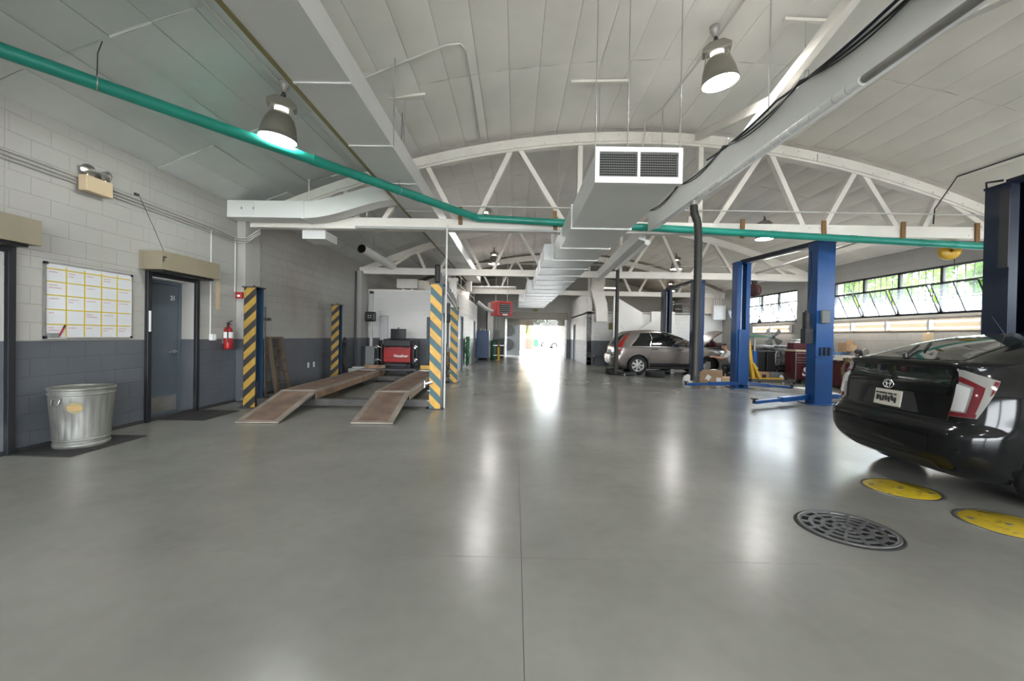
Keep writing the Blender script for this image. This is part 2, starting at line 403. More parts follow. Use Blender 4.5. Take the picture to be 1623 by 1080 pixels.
def block_wall(name, label, axis, face, sgn, a0, a1, z1, holes=(), near=None, upper='white_paint', lower='blue_paint', thick=.3, top=None, split=1.2):
    """wall slab plus painted blocks in running bond; `near` = (a0,a1,z0,z1) whose blocks are single objects"""
    def W(b, p0, p1, q0, q1, n0, n1, mi):
        f0, f1 = sorted((face+sgn*n0, face+sgn*n1))
        if axis == 'y': b.box(f0, f1, p0, p1, q0, q1, mi)
        else: b.box(p0, p1, f0, f1, q0, q1, mi)
    b = MB()
    for p0, p1, q0, q1 in rect_minus(a0, a1, 0, split, holes): W(b, p0, p1, q0, q1, -thick, -.0045, 1)
    for p0, p1, q0, q1 in rect_minus(a0, a1, split, z1, holes): W(b, p0, p1, q0, q1, -thick, -.0045, 0)
    w = tag(b.build(name, [upper, lower]), label, kind='structure')
    rest = MB(); nrow = int(math.ceil(z1/.2)); cnt = 0
    for r in range(nrow):
        q0, q1 = r*.2, min(r*.2+.2, z1)
        if q1-q0 < .03: continue
        a = a0-(.2 if r % 2 else 0)
        while a < a1:
            p0, p1 = max(a, a0), min(a+.4, a1); a += .4
            if p1-p0 < .03: continue
            for s0, s1, t0, t1 in rect_minus(p0, p1, q0, q1, holes):
                if s1-s0 < .03 or t1-t0 < .03: continue
                j = .004; mat = lower if (t0+t1)/2 < split else upper
                if near and near[0] <= (s0+s1)/2 <= near[1] and near[2] <= (t0+t1)/2 <= near[3] and cnt < 300:
                    cnt += 1; ca, cz = (s0+s1)/2, (t0+t1)/2; key = (axis, sgn, round(s1-s0, 3), round(t1-t0, 3), mat)
                    if key not in BLOCKM:
                        bb = MB(); blk(bb, axis, sgn, 0, -(s1-s0)/2+.0006, (s1-s0)/2-.0006, -(t1-t0)/2+j, (t1-t0)/2-j); BLOCKM[key] = bb.mesh('block', mat)
                    o = bpy.data.objects.new('block', BLOCKM[key]); COL.objects.link(o); o.parent = w
                    o.location = (face, ca, cz) if axis == 'y' else (ca, face, cz)
                else: blk(rest, axis, sgn, face, s0+.0006, s1-.0006, t0+j, t1-j, 1 if mat == lower else 0)
    if rest.v:
        o = rest.build('block_courses', [upper, lower], w); o['kind'] = 'stuff'
    return w
DOOR1 = (3.38, 4.36, 0, 2.13); DOOR2 = (6.10, 6.96, 0, 2.13)
wl = block_wall('wall_left', 'white over blue-grey painted block wall on the left', 'y', WL, 1, YB, YE, 3.80, (DOOR1, DOOR2), near=(3.3, 10.3, 0, 3.72), upper='white_stained')
WIN = [(8.98, 13.46), (15.2, 19.68), (2.6, 7.08)]
wr = block_wall('wall_right', 'pale block wall with steel windows on the right', 'y', WR, -1, YB, YE, 3.82, tuple((a, c, 2.05, 3.2) for a, c in WIN), near=(8.6, 15.2, .8, 3.9), lower='white_paint', split=.2)
we = block_wall('wall_back', 'pale block end wall around the far roller door', 'x', YE, -1, WL, WR, 5.45, ((-.55, 3.12, 0, 2.44),), split=1.2)
wf = block_wall('wall_front', 'pale block wall behind the viewer with two wide doorways added for daylight', 'x', YB, 1, WL, WR, 5.45, ((-4.3, 1.6, 0, 3.4), (2.3, 8.1, 0, 3.4)))  # both openings made up to let daylight in behind the camera
# walls of the built-in rooms
block_wall('wall_room_front', 'white over blue-grey block wall behind the alignment lift', 'x', 15.2, -1, WL, -2.1, 2.88, ((-3.2, -2.32, 0, 1.98),), near=(WL, -2.1, 0, 2.9), upper='white_lit', thick=.2)
block_wall('wall_room_side', 'white block wall of the room beside the driveway', 'y', -2.1, 1, 15.2, 23.0, 2.88, ((16.05, 16.95, 0, 2.1), (21.1, 21.9, 0, 2.1)), upper='white_lit', thick=.2)
block_wall('wall_passage_right', 'white over blue-grey block wall right of the far doorway', 'y', 3.5, -1, 20.6, YE, 3.6, ((24.6, 25.5, 0, 2.1),), upper='white_lit', thick=.2)
block_wall('wall_workshop_back', 'white over blue-grey block wall behind the silver car', 'x', 20.6, -1, 3.5, WR, 2.62, near=(3.5, WR, .4, 2.7), upper='white_lit', thick=.2)
b = MB(); b.box(WL, -2.1, 15.2, 23.0, 2.88, 2.95); tag(b.build('ceiling_room', 'truss_paint'), 'flat lid over the small room on the left', kind='structure')
b = MB(); b.box(3.5, WR, 20.6, YE, 2.52, 2.62); tag(b.build('floor_mezzanine', 'truss_paint'), 'storage mezzanine deck behind the workshop', kind='structure')
# pilasters
for nm, (x0, x1, y0, y1, h), lb in (('trim_1', (WL, WL+.16, 8.02, 8.5, 3.45), 'block pilaster carrying the nearest truss on the left wall'),
                                ('trim_2', (WL, WL+.16, 14.1, 14.6, 3.45), 'block pilaster carrying the second truss on the left wall'),
                                ('trim_3', (WR-.16, WR, 8.0, 8.5, 3.45), 'block pilaster carrying the nearest truss on the right wall'),
                                ('trim_4', (WR-.16, WR, 14.1, 14.6, 3.45), 'block pilaster between the two long windows')):
    b = MB()
    if x0 < 0: b.box(x0, x1, y0, y1, 0, 1.2, 1)
    else: b.box(x0, x1, y0, y1, 0, 1.2, 0)
    b.box(x0, x1, y0, y1, 1.2, h, 0)
    w = tag(b.build(nm, ['white_paint', 'blue_paint'], bevel=.008), lb, kind='structure')
b = MB(); b.box(WL, WL+.012, YB, 15.2, 0, .05); tag(b.build('baseboard_left', 'dark_metal'), 'dark strip along the foot of the left wall', kind='structure')  # thin dark strip running along the wall foot

# ---- ceiling: barrel roof lined with faced insulation panels
def roof_sheet(y0, y1, dz, n=48):
    lo = []; 
    for k in range(n+1):
        x = WL-.3+(WR-WL+.6)*k/n; lo.append((x, roof_z(x)+dz))
    b = MB(); v = []; f = []
    for (x, z) in lo: v += [(x,y0,z),(x,y1,z),(x,y1,z+.12),(x,y0,z+.12)]
    for k in range(n):
        a = 4*k; c = a+4; f += [(a,c,c+1,a+1),(a+3,a+2,c+2,c+3),(a,a+3,c+3,c),(a+1,c+1,c+2,a+2)]
    f += [(0,1,2,3),(4*n,4*n+3,4*n+2,4*n+1)]
    return b.add(v, f)
ceil = tag(roof_sheet(YB-.3, 20.5, .035).build('ceiling', 'ceiling_back'), 'white lined barrel ceiling', kind='structure')
c2 = tag(roof_sheet(20.5, YE+.3, .02).build('ceiling_rear', 'unlit_roof'), 'roof deck above the last bay, coloured dark for its lack of light', kind='structure')
SW = .45; L = []; x = WL
strips = []
while x < WR-.05:
    sl = -2*.0285*(x+.2-XC); dx = SW/math.sqrt(1+sl*sl); x1 = min(x+dx, WR); strips.append((x, x1)); x = x1
PL = 6.1/3
def pillow(w, l, k):
    rnd = random.Random(k); rows = []; nx, ny = 6, 10
    ph = [rnd.uniform(0, 6.28) for _ in range(6)]; am = rnd.uniform(.008, .022)
    for j in range(ny+1):
        row = []
        for i in range(nx+1):
            u, v = i/nx*2-1, j/ny*2-1
            z = -am*(1-u**4)*(1-v**6)+.006*math.sin(u*2.1+ph[0])*math.sin(v*3+ph[1])*(1-u**4)+.004*math.sin(v*7+ph[2]+u*2)*(1-v**4)*(1-u**2)
            row.append((u*w/2, v*l/2, z))
        rows.append(row)
    b = MB(); b.grid(rows)
    e = [(-w/2,-l/2),(w/2,-l/2),(w/2,l/2),(-w/2,l/2)]
    b.add([(p[0],p[1],0) for p in e]+[(p[0],p[1],.03) for p in e], [(i,(i+1)%4,4+(i+1)%4,4+i) for i in range(4)])
    return b
PANELS = {m_: [pillow(SW-.005, PL-.005, k).mesh('ceiling_panel', m_) for k in range(7)] for m_ in ('ceiling_panel', 'ceiling_panel_shade', 'ceiling_panel_bounce')}
def panel_mat(x): return 'ceiling_panel_shade' if x < -2.3 else 'ceiling_panel_bounce' if x > 4.6 else 'ceiling_panel'
far = MB(); rnd = random.Random(3)
for j in range(-3, 12):
    y0 = -3.95+j*PL
    for i, (x0, x1) in enumerate(strips):
        xm = (x0+x1)/2; zm = roof_z(xm); ang = math.atan(2*.0285*(xm-XC))
        yc = y0+PL/2
        tilt = rnd.uniform(-.004, .004)+(rnd.choice((0,0,.012,-.01)) if xm < -3.2 else 0)
        if 2.0 < y0 < 18.3:
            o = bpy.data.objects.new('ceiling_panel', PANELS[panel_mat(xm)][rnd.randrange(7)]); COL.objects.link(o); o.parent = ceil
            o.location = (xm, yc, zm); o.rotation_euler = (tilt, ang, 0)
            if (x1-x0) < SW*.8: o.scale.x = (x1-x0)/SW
        else:
            R = Euler((tilt, ang, 0)).to_matrix(); s = SW/2-.006; l = PL/2-.006
            pts = [R@Vector(p)+Vector((xm, yc, zm)) for p in ((-s,-l,0),(s,-l,0),(s,l,0),(-s,l,0),(0,0,-.015))]
            far.add(pts, [(0,1,4),(1,2,4),(2,3,4),(3,0,4)], {'ceiling_panel': 0, 'ceiling_panel_shade': 1, 'ceiling_panel_bounce': 2}[panel_mat(xm)])
o = far.build('panel_field', ['ceiling_panel', 'ceiling_panel_shade', 'ceiling_panel_bounce'], ceil); o['kind'] = 'stuff'

# ---- bowstring trusses
TL = {2.15: 'white timber bowstring truss directly overhead, nearest of the four', 8.25: 'white timber bowstring truss carrying the green pipe',
      14.35: 'white timber bowstring truss in front of the small room wall', 20.45: 'farthest white timber truss above the mezzanine edge'}
nodes = {'top': (2.42, 4.2, 5.8), }
def truss(y):
    t = thing('roof_truss', TL[y], 'truss', (0, y, 0), group='roof trusses')
    b = MB(); n = 40
    for layer, (dz0, dz1, yy) in enumerate(((-.02, .10, .07), (.0, .12, .07))):
        pass
    v = []; f = []
    for k in range(n+1):
        x = WL+.02+(WR-WL-.04)*k/n; z = max(chord_z(x), 3.5); v += [(x,-.08,z-.23),(x,.08,z-.23),(x,.08,z),(x,-.08,z)]
    for k in range(n):
        a = 4*k; c = a+4; f += [(a,c,c+1,a+1),(a+3,a+2,c+2,c+3),(a,a+3,c+3,c),(a+1,c+1,c+2,a+2)]
    f += [(0,1,2,3),(4*n,4*n+3,4*n+2,4*n+1)]
    b.add(v, f); tc = b.build('top_chord', 'truss_paint', t)
    # lapped planks on the faces of the top chord
    for r0, r1 in ((-6.6,-3.35), (-3.33,-.2), (.2,3.33), (3.35,6.6)):
        v = []; f = []; m = 10
        for k in range(m+1):
            x = XC+r0+(r1-r0)*k/m; z = chord_z(x); v += [(x,-.115,z-.19),(x,-.08,z-.19),(x,-.08,z-.04),(x,-.115,z-.04)]
        for k in range(m):
            a = 4*k; c = a+4; f += [(a,c,c+1,a+1),(a+3,a+2,c+2,c+3),(a,a+3,c+3,c)]
        f += [(0,1,2,3),(4*m,4*m+3,4*m+2,4*m+1)]
        MB().add(v, f).build('lap_plank', 'truss_paint', t)
    b = MB(); b.box(WL+.02, WR-.02, -.09, .09, 3.37, 3.59); b.build('bottom_chord', 'truss_paint', t, bevel=.008)
    mem = []
    for s in (-1, 1):
        mem.append(((1.16*s, None), (1.16*s, 3.6)))
        for tp, bt in ((2.42, 1.45), (2.42, 3.15), (4.2, 3.55), (4.2, 4.95), (5.8, 5.45), (5.8, 6.7)):
            mem.append(((tp*s+(.07 if bt > tp else -.07)*s, None), (bt*s, 3.6)))
    for (r0, z0), (r1, z1) in mem:
        x0 = XC+r0; z0 = chord_z(x0)-.16
        MB().bar((x0,0,z0), (XC+r1,0,z1-.04), .09, .115, up=(0,1,0)).build('web_member', 'truss_paint', t)
    b = MB(); rnd = random.Random(int(y*10))
    for k in range(46):
        r = -6.4+12.8*k/45; z = chord_z(XC+r)-.115+(.045 if k % 2 else -.045)
        b.cyl((XC+r,-.135,z), (XC+r,-.115,z), .018, n=6)
    for e in (-7.1,-6.9,-6.7,-6.5,-6.3,-1.5,-1.3,-1.1,1.1,1.3,1.5,3.2,3.4,3.6,6.3,6.5,6.7,6.9,7.1):
        for dz in (-.05, .05): b.cyl((XC+e+dz*.6,-.105,3.48+dz), (XC+e+dz*.6,-.09,3.48+dz), .015, n=6)
    o = b.build('bolt_heads', 'truss_paint', t); o['kind'] = 'stuff'
    return t
for y in TRUSS_Y: truss(y)
# cross bracing beside the exhaust rail
t = thing('cross_brace', 'crossed white timber braces rising between the two nearest trusses', 'brace', (3.3, 5.2, 0))
MB().bar((0,-3.0,5.28), (0,2.95,3.86), .09, .14).build('brace_board', 'truss_paint', t)
MB().bar((.1,-3.0,3.62), (.1,2.95,5.22), .09, .14).build('brace_board', 'truss_paint', t)
t = thing('cross_brace', 'crossed white timber braces between the second and third truss', 'brace', (3.3, 11.3, 0))
MB().bar((0,-2.95,5.2), (0,2.95,3.75), .09, .13).build('brace_board', 'truss_paint', t)
MB().bar((.1,-2.95,3.7), (.1,2.95,5.2), .09, .13).build('brace_board', 'truss_paint', t)

# ---- windows in the right wall
def window(n, y0, label):
    w = bpy.data.objects.new('window_%d' % n, None); COL.objects.link(w); w.location = (WR, y0, 2.05); tag(w, label, kind='structure')
    W = 4.48; u = W/4
    b = MB(); X0, X1 = .03, .11
    b.box(X0,X1,0,W,0,.045); b.box(X0,X1,0,W,1.10,1.15); b.box(X0,X1,0,.045,0,1.15); b.box(X0,X1,W-.045,W,0,1.15)
    b.build('window_frame', 'black', w)
    MB().box(-.03,.3,-.02,W+.02,-.05,0).build('window_sill', 'white_paint', w)
    for k in range(1, 4): MB().box(X0,X1,k*u-.035,k*u+.035,0,1.15).build('mullion', 'black', w)
    for k in range(4):
        MB().box(X0,X1,k*u,(k+1)*u,.735,.765).build('transom', 'black', w)
        MB().box(.065,.07,k*u+.04,(k+1)*u-.04,.765,1.10).build('pane', 'window_glass', w)
        for q in range(1, 6): MB().cyl((.2,k*u+q*u/6,0), (.2,k*u+q*u/6,1.15), .013, n=6).build('security_bar', 'black', w)
        # hopper sash hinged at the sill, leaning into the room
        th = rad(25); h = .70; sx, sz = -math.sin(th)*h, math.cos(th)*h; a0, a1 = k*u+.05, (k+1)*u-.05
        def P(a, s, d=0): return (.03+sx*s+d*math.cos(th), a, .045+sz*s+d*math.sin(th))
        b = MB()
        for p, q in ((P(a0,0),P(a1,0)),(P(a0,1),P(a1,1)),(P(a0,0),P(a0,1)),(P(a1,0),P(a1,1)),(P((a0+a1)/2,0),P((a0+a1)/2,1))): b.bar(p, q, .022, .022)
        b.bar(P(a0,.5), P(a1,.5), .010, .010)
        s = b.build('hopper_sash', 'dark_metal', w)
        for i in range(2):
            c0, c1 = (a0, (a0+a1)/2) if i == 0 else ((a0+a1)/2, a1)
            MB().add([P(c0,.02,-.002),P(c1,.02,-.002),P(c1,.98,-.002),P(c0,.98,-.002),P(c0,.02,.002),P(c1,.02,.002),P(c1,.98,.002),P(c0,.98,.002)],
                 [(0,1,2,3),(7,6,5,4),(0,4,5,1),(1,5,6,2),(2,6,7,3),(3,7,4,0)]).build('pane', 'sash_glass', s)
        MB().bar(P(a1,.75), (.05,a1+.02,.62), .012, .012).build('stay_arm', 'dark_metal', s)
window(1, 8.98, 'nearer long steel window with four tilted hopper sashes')
window(2, 15.2, 'farther long steel window with four tilted hopper sashes')
window(3, 2.6, 'steel window beside the black car')

# ---- doors
def jamb(b, y0, y1, h, x0, x1):
    b.box(x0, x1, y0-.07, y0, 0, h+.07); b.box(x0, x1, y1, y1+.07, 0, h+.07); b.box(x0, x1, y0, y1, h, h+.07)
def door(n, hole, label, number=None):
    d = bpy.data.objects.new('door_%d' % n, None); COL.objects.link(d); d.location = (WL, hole[0], 0); tag(d, label, kind='structure')
    w = hole[1]-hole[0]; h = hole[3]
    b = MB(); jamb(b, 0, w, h, .0, .05); b.build('shutter_guide', 'door_frame', d, bevel=.004)
    MB().box(-.30,-.006,-.001,.03,0,h).build('reveal', 'door_grey', d)
    b = MB(); b.box(-.27,-.2,.0,.055,0,h); b.box(-.27,-.2,w-.055,w,0,h); b.box(-.27,-.2,.055,w-.055,h-.06,h); b.build('door_frame', 'door_grey', d, bevel=.004)
    lf = MB().box(-.262,-.216,.06,w-.06,.006,h-.065).build('door_leaf', 'door_grey', d, bevel=.003)
    MB().box(-.216,-.212,.08,w-.08,.05,.30).build('kick_plate', 'steel', lf)
    b = MB(); b.cyl((-.216,w-.14,1.0),(-.16,w-.14,1.0),.012); b.cyl((-.165,w-.14,1.0),(-.165,w-.27,1.0),.015); b.cyl((-.217,w-.14,1.0),(-.207,w-.14,1.0),.030); b.build('door_handle', 'chrome', lf)
    for z in (.25, 1.05, 1.85): MB().cyl((-.214,.062,z-.05),(-.214,.062,z+.05),.010,n=8).build('hinge', 'steel', lf)
    MB().box(-.25,-.02,.03,w-.0,h-.012,h-.001).build('lintel_strip', 'white', d)
    MB().box(.05,.055,-.055,-.02,1.32,1.62).build('edge_label', 'paper', d)
    MB().box(-.30,-.19,0,w,.0,.006).build('threshold', 'steel', d); MB().box(-.33,-.30,-.02,w+.02,0,h+.02).build('door_backing', 'door_grey', d)  # backing added behind the door to stop daylight leaking beneath it
    if number: text_mesh(number, 'door_number', 'white', lf, (-.213, w-.17, 1.86), (rad(90), 0, rad(90)), .10, .001, bold=.002)
    return d
door(1, DOOR1, 'grey steel door at the left picture edge')
door(2, DOOR2, 'grey steel door marked 21 with a kick plate', '21')
for n, (fx, y0, y1, h, sg, lb) in enumerate(((-2.1, 16.05, 16.95, 2.1, -1, 'dark door in the white side wall beside the striped lift post'), (-2.1, 21.1, 21.9, 2.1, -1, 'narrow dark door near the blue cabinet'), (3.5, 24.6, 25.5, 2.1, 1, 'dark door right of the far doorway')), 3):
    d = bpy.data.objects.new('door_%d' % n, None); COL.objects.link(d); d.location = (fx, y0, 0); tag(d, lb, kind='structure')
    s = sg; w = y1-y0
    def bx(b, n0, n1, p0, p1, q0, q1):
        f0, f1 = sorted((s*n0, s*n1)); b.box(f0, f1, p0, p1, q0, q1)
    b = MB(); bx(b,-.01,.12,0,.05,0,h); bx(b,-.01,.12,w-.05,w,0,h); bx(b,-.01,.12,.05,w-.05,h-.05,h); b.build('door_frame', 'door_grey', d)
    b = MB(); bx(b,.05,.09,.05,w-.05,.01,h-.05); lf = b.build('door_leaf', 'door_grey', d)
    b = MB(); bx(b,.0,.05,.12,.15,.98,1.02); b.build('door_handle', 'chrome', lf)
d = bpy.data.objects.new('door_6', None); COL.objects.link(d); d.location = (-3.2, 15.2, 0); tag(d, 'dark door in the block wall behind the alignment machine', kind='structure')
b = MB(); b.box(0,.05,.0,.12,0,1.98); b.box(.83,.88,.0,.12,0,1.98); b.box(.05,.83,.0,.12,1.93,1.98); b.build('door_frame', 'door_grey', d)
lf = MB().box(.05,.83,.05,.09,.01,1.93).build('door_leaf', 'door_grey', d); MB().cyl((.13,.0,1.0),(.13,.05,1.0),.02).build('door_handle', 'chrome', lf)
# far roller door
d = bpy.data.objects.new('door_7', None); COL.objects.link(d); d.location = (-.55, YE, 0); tag(d, 'brown roller door rolled up over the far doorway', kind='structure')
MB().box(-.15,3.82,-.38,-.01,2.44,2.86).build('roller_hood', 'shutter', d, bevel=.02)
for k in range(5): MB().box(.0,3.67,.06,.10,2.06+k*.085,2.14+k*.085).build('slat', 'shutter', d)
for x in (-.12, 3.67): MB().box(x,x+.12,-.12,-.002,0,2.44).build('guide_rail', 'steel', d)
MB().box(1.65,1.95,-.03,-.002,2.95,3.12).build('notice_plate', 'olive', d)
# ================================================================ OVERHEAD SERVICES
# ---- central supply duct, hung below the trusses
t = thing('supply_duct', 'long pale rectangular air duct with twin grilles hanging along the middle', 'duct', (0, 4.4, 2.97))
secs = []; 
for y0, y1, x0, x1, m in ((.06, 1.9, .81, 1.67, 'duct_paint'), (1.9, 3.3, .80, 1.67, 'duct_paint'), (3.3, 4.5, .78, 1.67, 'duct_paint')): secs.append((y0, y1, x0, x1, m))
y = 4.5
for xa, xb, yend in ((.57, 1.67, 10.2), (.37, 1.63, 15.1), (.14, 1.58, 19.4)):
    n = max(1, int(round((yend-y)/1.15)))
    for k in range(n): secs.append((y+(yend-y)*k/n, y+(yend-y)*(k+1)/n, xa, xb, 'galv'))
    y = yend
for y0, y1, x0, x1, m in secs:
    s = MB().box(x0, x1, y0, y1-.004, 0, .33).build('duct_section', m, t)
    b = MB(); b.box(x0-.018, x1+.018, y1-.022, y1+.018, -.018, .348); b.build('joint_flange', m, s)
f = MB(); f.box(.79,1.69,-.02,.02,-.02,.045); f.box(.79,1.69,-.02,.02,.30,.35); f.box(.79,.835,-.02,.02,.045,.30); f.box(1.645,1.69,-.02,.02,.045,.30); f.box(1.225,1.255,-.02,.02,.045,.30)
f.box(.79,.83,.02,.06,-.02,.35); f.box(1.65,1.69,.02,.06,-.02,.35); f.box(.83,1.65,.02,.06,-.02,.02); f.box(.83,1.65,.02,.06,.32,.35)
f.build('grille_frame', 'duct_paint', t)
MB().box(.83,1.65,.045,.055,.02,.32).build('duct_opening', 'hole_black', t)
for x0, x1 in ((.835, 1.225), (1.255, 1.645)):
    gr = MB()
    for k in range(10): gr.obox(((x0+x1)/2, 0, .058+k*.0255), (x1-x0, .022, .004), (rad(30), 0, 0))
    for k in range(1, 22): gr.box(x0+(x1-x0)*k/22-.0015, x0+(x1-x0)*k/22+.0015, -.012, -.008, .045, .30)
    gr.build('grille', 'grille_dark', t)
for px_, py_ in ((.80, .05), (1.68, .05), (.80, 4.0), (1.68, 4.0), (.55, 9), (1.69, 9), (1.2, .3)):
    MB().cyl((px_,py_,.33), (px_,py_,roof_z(px_)-2.97-.02), .006, n=6).build('hanger_rod', 'conduit', t)

# ---- second duct along the ceiling on the left, with its branch into the wall
t = thing('ceiling_duct', 'pale square duct running under the ceiling left of the middle', 'duct', (-1.935, 2.0, 3.8))
ys_ = [-3.2, -1.9, -.55, .8, 2.16, 3.53, 4.9, 6.4, 8.0, 9.6, 11.2, 12.8, 14.4, 16, 17.6]
for a, c in zip(ys_[:-1], ys_[1:]):
    s = MB().box(-.285,.285,a,c-.004,0,.27).build('duct_section', 'duct_paint', t)
    MB().box(-.285,.285,c-.02,c+.016,-.014,0).build('joint_strip', 'duct_paint', s)
MB().box(-.33,-.285,-3.2,17.6,-.012,.06).build('edge_shade', 'olive', t)  # dark olive strip stands in for the shadow along the duct edge
for a in (.8, 3.53):
    MB().cyl((.30,a,.0), (.30,a,roof_z(-1.63)-3.83), .007, n=6).build('hanger_rod', 'conduit', t)
t = thing('branch_duct', 'pale duct curving from the left wall up to the ceiling duct', 'duct', (-5.33, 7.72, 3.44))
def rr(x, z, h=.31, a=0): # section centred at height z
    c, s_ = math.cos(a), math.sin(a); return [(x-s_*h/2*-1, 0, z-h/2*c), (x+s_*h/2, .34, z-h/2*c), (x-s_*h/2, .34, z+h/2*c), (x-s_*h/2, 0, z+h/2*c)]
rows = []
for k in range(17):
    u = k/16; x = 1.42+1.72*u; sm_ = u*u*(3-2*u); z = .155+.36*sm_; a = math.atan(.36*6*u*(1-u)/1.72); rows.append([(x+math.sin(a)*.155, 0, z-.155*math.cos(a)), (x+math.sin(a)*.155, .34, z-.155*math.cos(a)), (x-math.sin(a)*.155, .34, z+.155*math.cos(a)), (x-math.sin(a)*.155, 0, z+.155*math.cos(a))])
b = MB(); b.box(.005,1.40,0,.34,0,.31); b.build('duct_section', 'duct_paint', t, bevel=.004)
b = MB(); b.grid(rows, closed=True, sm=False); b.build('duct_bend', 'duct_paint', t)
MB().box(1.385,1.425,-.015,.355,-.015,.325).build('joint_flange', 'duct_paint', t)
pn = MB().box(.27,.52,-.012,0,.05,.27).build('access_door', 'duct_paint', t); MB().box(.28,.30,-.03,-.012,.14,.18).build('latch', 'steel', pn); MB().box(.50,.515,-.03,-.012,.14,.18).build('latch', 'steel', pn)
MB().cyl((1.5,.02,.30), (1.5,.02,.72), .012, n=8).build('hanger_rod', 'truss_paint', t)
b = MB(); b.box(-.23,.23,-.28,.28,0,.17); tag(b.build('pull_box', 'duct_paint', None, (-4.02, 8.62, 3.20), bevel=.006), 'pale square box under the near truss at the left wall', 'box')
o = MB(); o.cyl((0,0,0), (0,2.9,0), .125, n=20, caps=False); o.cyl((0,2.9,0), (0,.02,0), .115, n=20, caps=False)
t = thing('exhaust_pipe', 'white pipe with a black open end hanging above the lift', 'pipe', (-4.2, 11.4, 3.64))
o.build('pipe_tube', 'duct_paint', t); MB().cyl((0,.03,0), (0,.3,0), .116, n=20).build('pipe_bore', 'hole_black', t)
MB().cyl((0,1.0,.12), (0,1.0,.55), .008, n=6).build('hanger_rod', 'conduit', t)

# ---- green drain pipe: diagonal run, elbow, then along the near truss
t = thing('green_pipe', 'glossy green drain pipe crossing under the ceiling', 'pipe', (-.76, 8.04, 3.58))
P0 = Vector((-5.30+.76, 2.86-8.04, 3.82-3.58)); P1 = Vector((0, 0, 0)); P2 = Vector((10.75, 0, -.43))
d1 = (P1-P0).normalized(); d2 = (P2-P1).normalized()
MB().cyl(P0, P1-d1*.10, .066, n=20).build('pipe_run', 'pipe_green', t)
MB().tube([P1-d1*.12, P1-d1*.06, P1, P1+d2*.06, P1+d2*.12], .071, n=20).build('elbow', 'pipe_green', t)
MB().cyl(P1+d2*.10, P2, .066, n=20).build('pipe_run', 'pipe_green', t)
for k, u in enumerate((.12, .56, .66, .80)):
    p = P0+(P1-P0)*u; MB().cyl(p-d1*.06, p+d1*.06, .071, n=20).build('coupling', 'pipe_green', t)
for xx in (1.55, 3.1, 5.6, 7.1, 8.4, 9.0): MB().cyl(d2*(xx-.05), d2*(xx+.05), .071, n=20).build('coupling', 'pipe_green', t)
for u in (.25, .75):
    p = P0+(P1-P0)*u; top = roof_z(p.x-.76)-3.58-.02
    s = MB().tube([p+Vector((math.cos(a)*.072*d1.y, -math.cos(a)*.072*d1.x, math.sin(a)*.072)) for a in [i*PI/8 for i in range(17)]], .006, n=6).build('hanger_strap', 'steel', t)
    MB().tube([p+Vector((0,0,.07)), p+Vector((.005,0,.3)), Vector((p.x+.03,p.y+.02,top))], .005, n=6).build('hanger_wire', 'dark_metal', t)
# timber cleats on the truss that hold the pipe
for k, (x, lb) in enumerate(((-1.1, 'brown wood cleat on the near truss left of the pipe elbow'), (.72, 'brown wood cleat on the near truss just left of the duct'), (4.3, 'brown wood cleat on the near truss between the hose and the blue post'), (5.85, 'brown wood cleat on the near truss above the blue lift post'), (7.35, 'brown wood cleat on the near truss, second from the right'), (8.75, 'brown wood cleat on the near truss, nearest the dark right post'))):
    z = 3.58-.04*(x+.76)
    tag(MB().obox((0,0,0), (.075, .035, .36), (0, rad(random.uniform(-3, 3)), 0)).build('wood_cleat', 'wood_brown', None, (x, 8.135, max(z, 3.42)+.06)), lb, 'cleat', 'pipe cleats on the near truss')
# grey pipe and thin conduit along the same truss
tag(MB().cyl((-3.1,8.10,3.385), (.78,8.10,3.365), .026, n=10).build('sprinkler_pipe', 'pipe_grey'), 'thin grey pipe along the lower edge of the near truss', 'pipe')
tag(MB().tube([(-2.9,8.12,3.60),(-2.88,8.10,3.72),(-2.8,8.10,3.80),(-2.4,8.10,3.82),(9.3,8.10,3.80)], .012, n=8).build('conduit', 'conduit_white'), 'thin white conduit strung across the near truss webs', 'conduit')
tag(MB().tube([(-1.285,7.74,0),(-1.285,7.74,3.30),(-1.285,7.80,3.36)], .018, n=8).build('conduit', 'conduit_white'), 'thin white standpipe beside the near right striped post', 'conduit')
tag(MB().tube([(-2.0,14.22,3.78),(9.5,14.22,3.80)], .012, n=8).build('conduit', 'conduit_white'), 'thin white conduit across the second truss', 'conduit')

# ---- exhaust extraction rails with hanging hoses
t = thing('exhaust_rail', 'long pale exhaust extraction rail overhead on the right, draped with cables', 'rail', (2.70, 0, 3.30), rotz=rad(2.0))
b = MB(); b.prism([(-.02,.03),(.02,.03),(.03,.38),(-.01,.38)], 'y', -1.5, 7.85); b.build('side_plate', 'duct_paint', t)
b = MB(); b.prism([(0,.03),(.17,.09),(.17,.12),(0,.06)], 'y', -1.5, 7.85); b.build('bottom_plate', 'duct_paint', t)
MB().prism([(.15,.12),(.18,.12),(.18,.36),(.15,.36)], 'y', -1.5, 7.85).build('far_plate', 'duct_paint', t)
b = MB(); b.cyl((-.015,-1.5,.02), (-.015,3.2,.02), .032, n=12); b.build('track_tube', 'steel', t)
for k in range(20): MB().cyl((-.015,3.22+k*.13,.02), (-.015,3.34+k*.13,.02), .036, n=12).build('tube_segment', 'white_plastic', t)
def drape(x, z, sag, y0, y1, n):
    out = []
    for i in range(n):
        a, c = y0+(y1-y0)*i/n, y0+(y1-y0)*(i+1)/n
        for k in range(9): u = k/9; out.append((x, a+(c-a)*u, z-sag*4*u*(1-u)))
    out.append((x, y1, z)); return out
MB().tube(drape(-.035, .385, .06, -1.4, 7.8, 7), .011, n=6).build('cable', 'black', t)
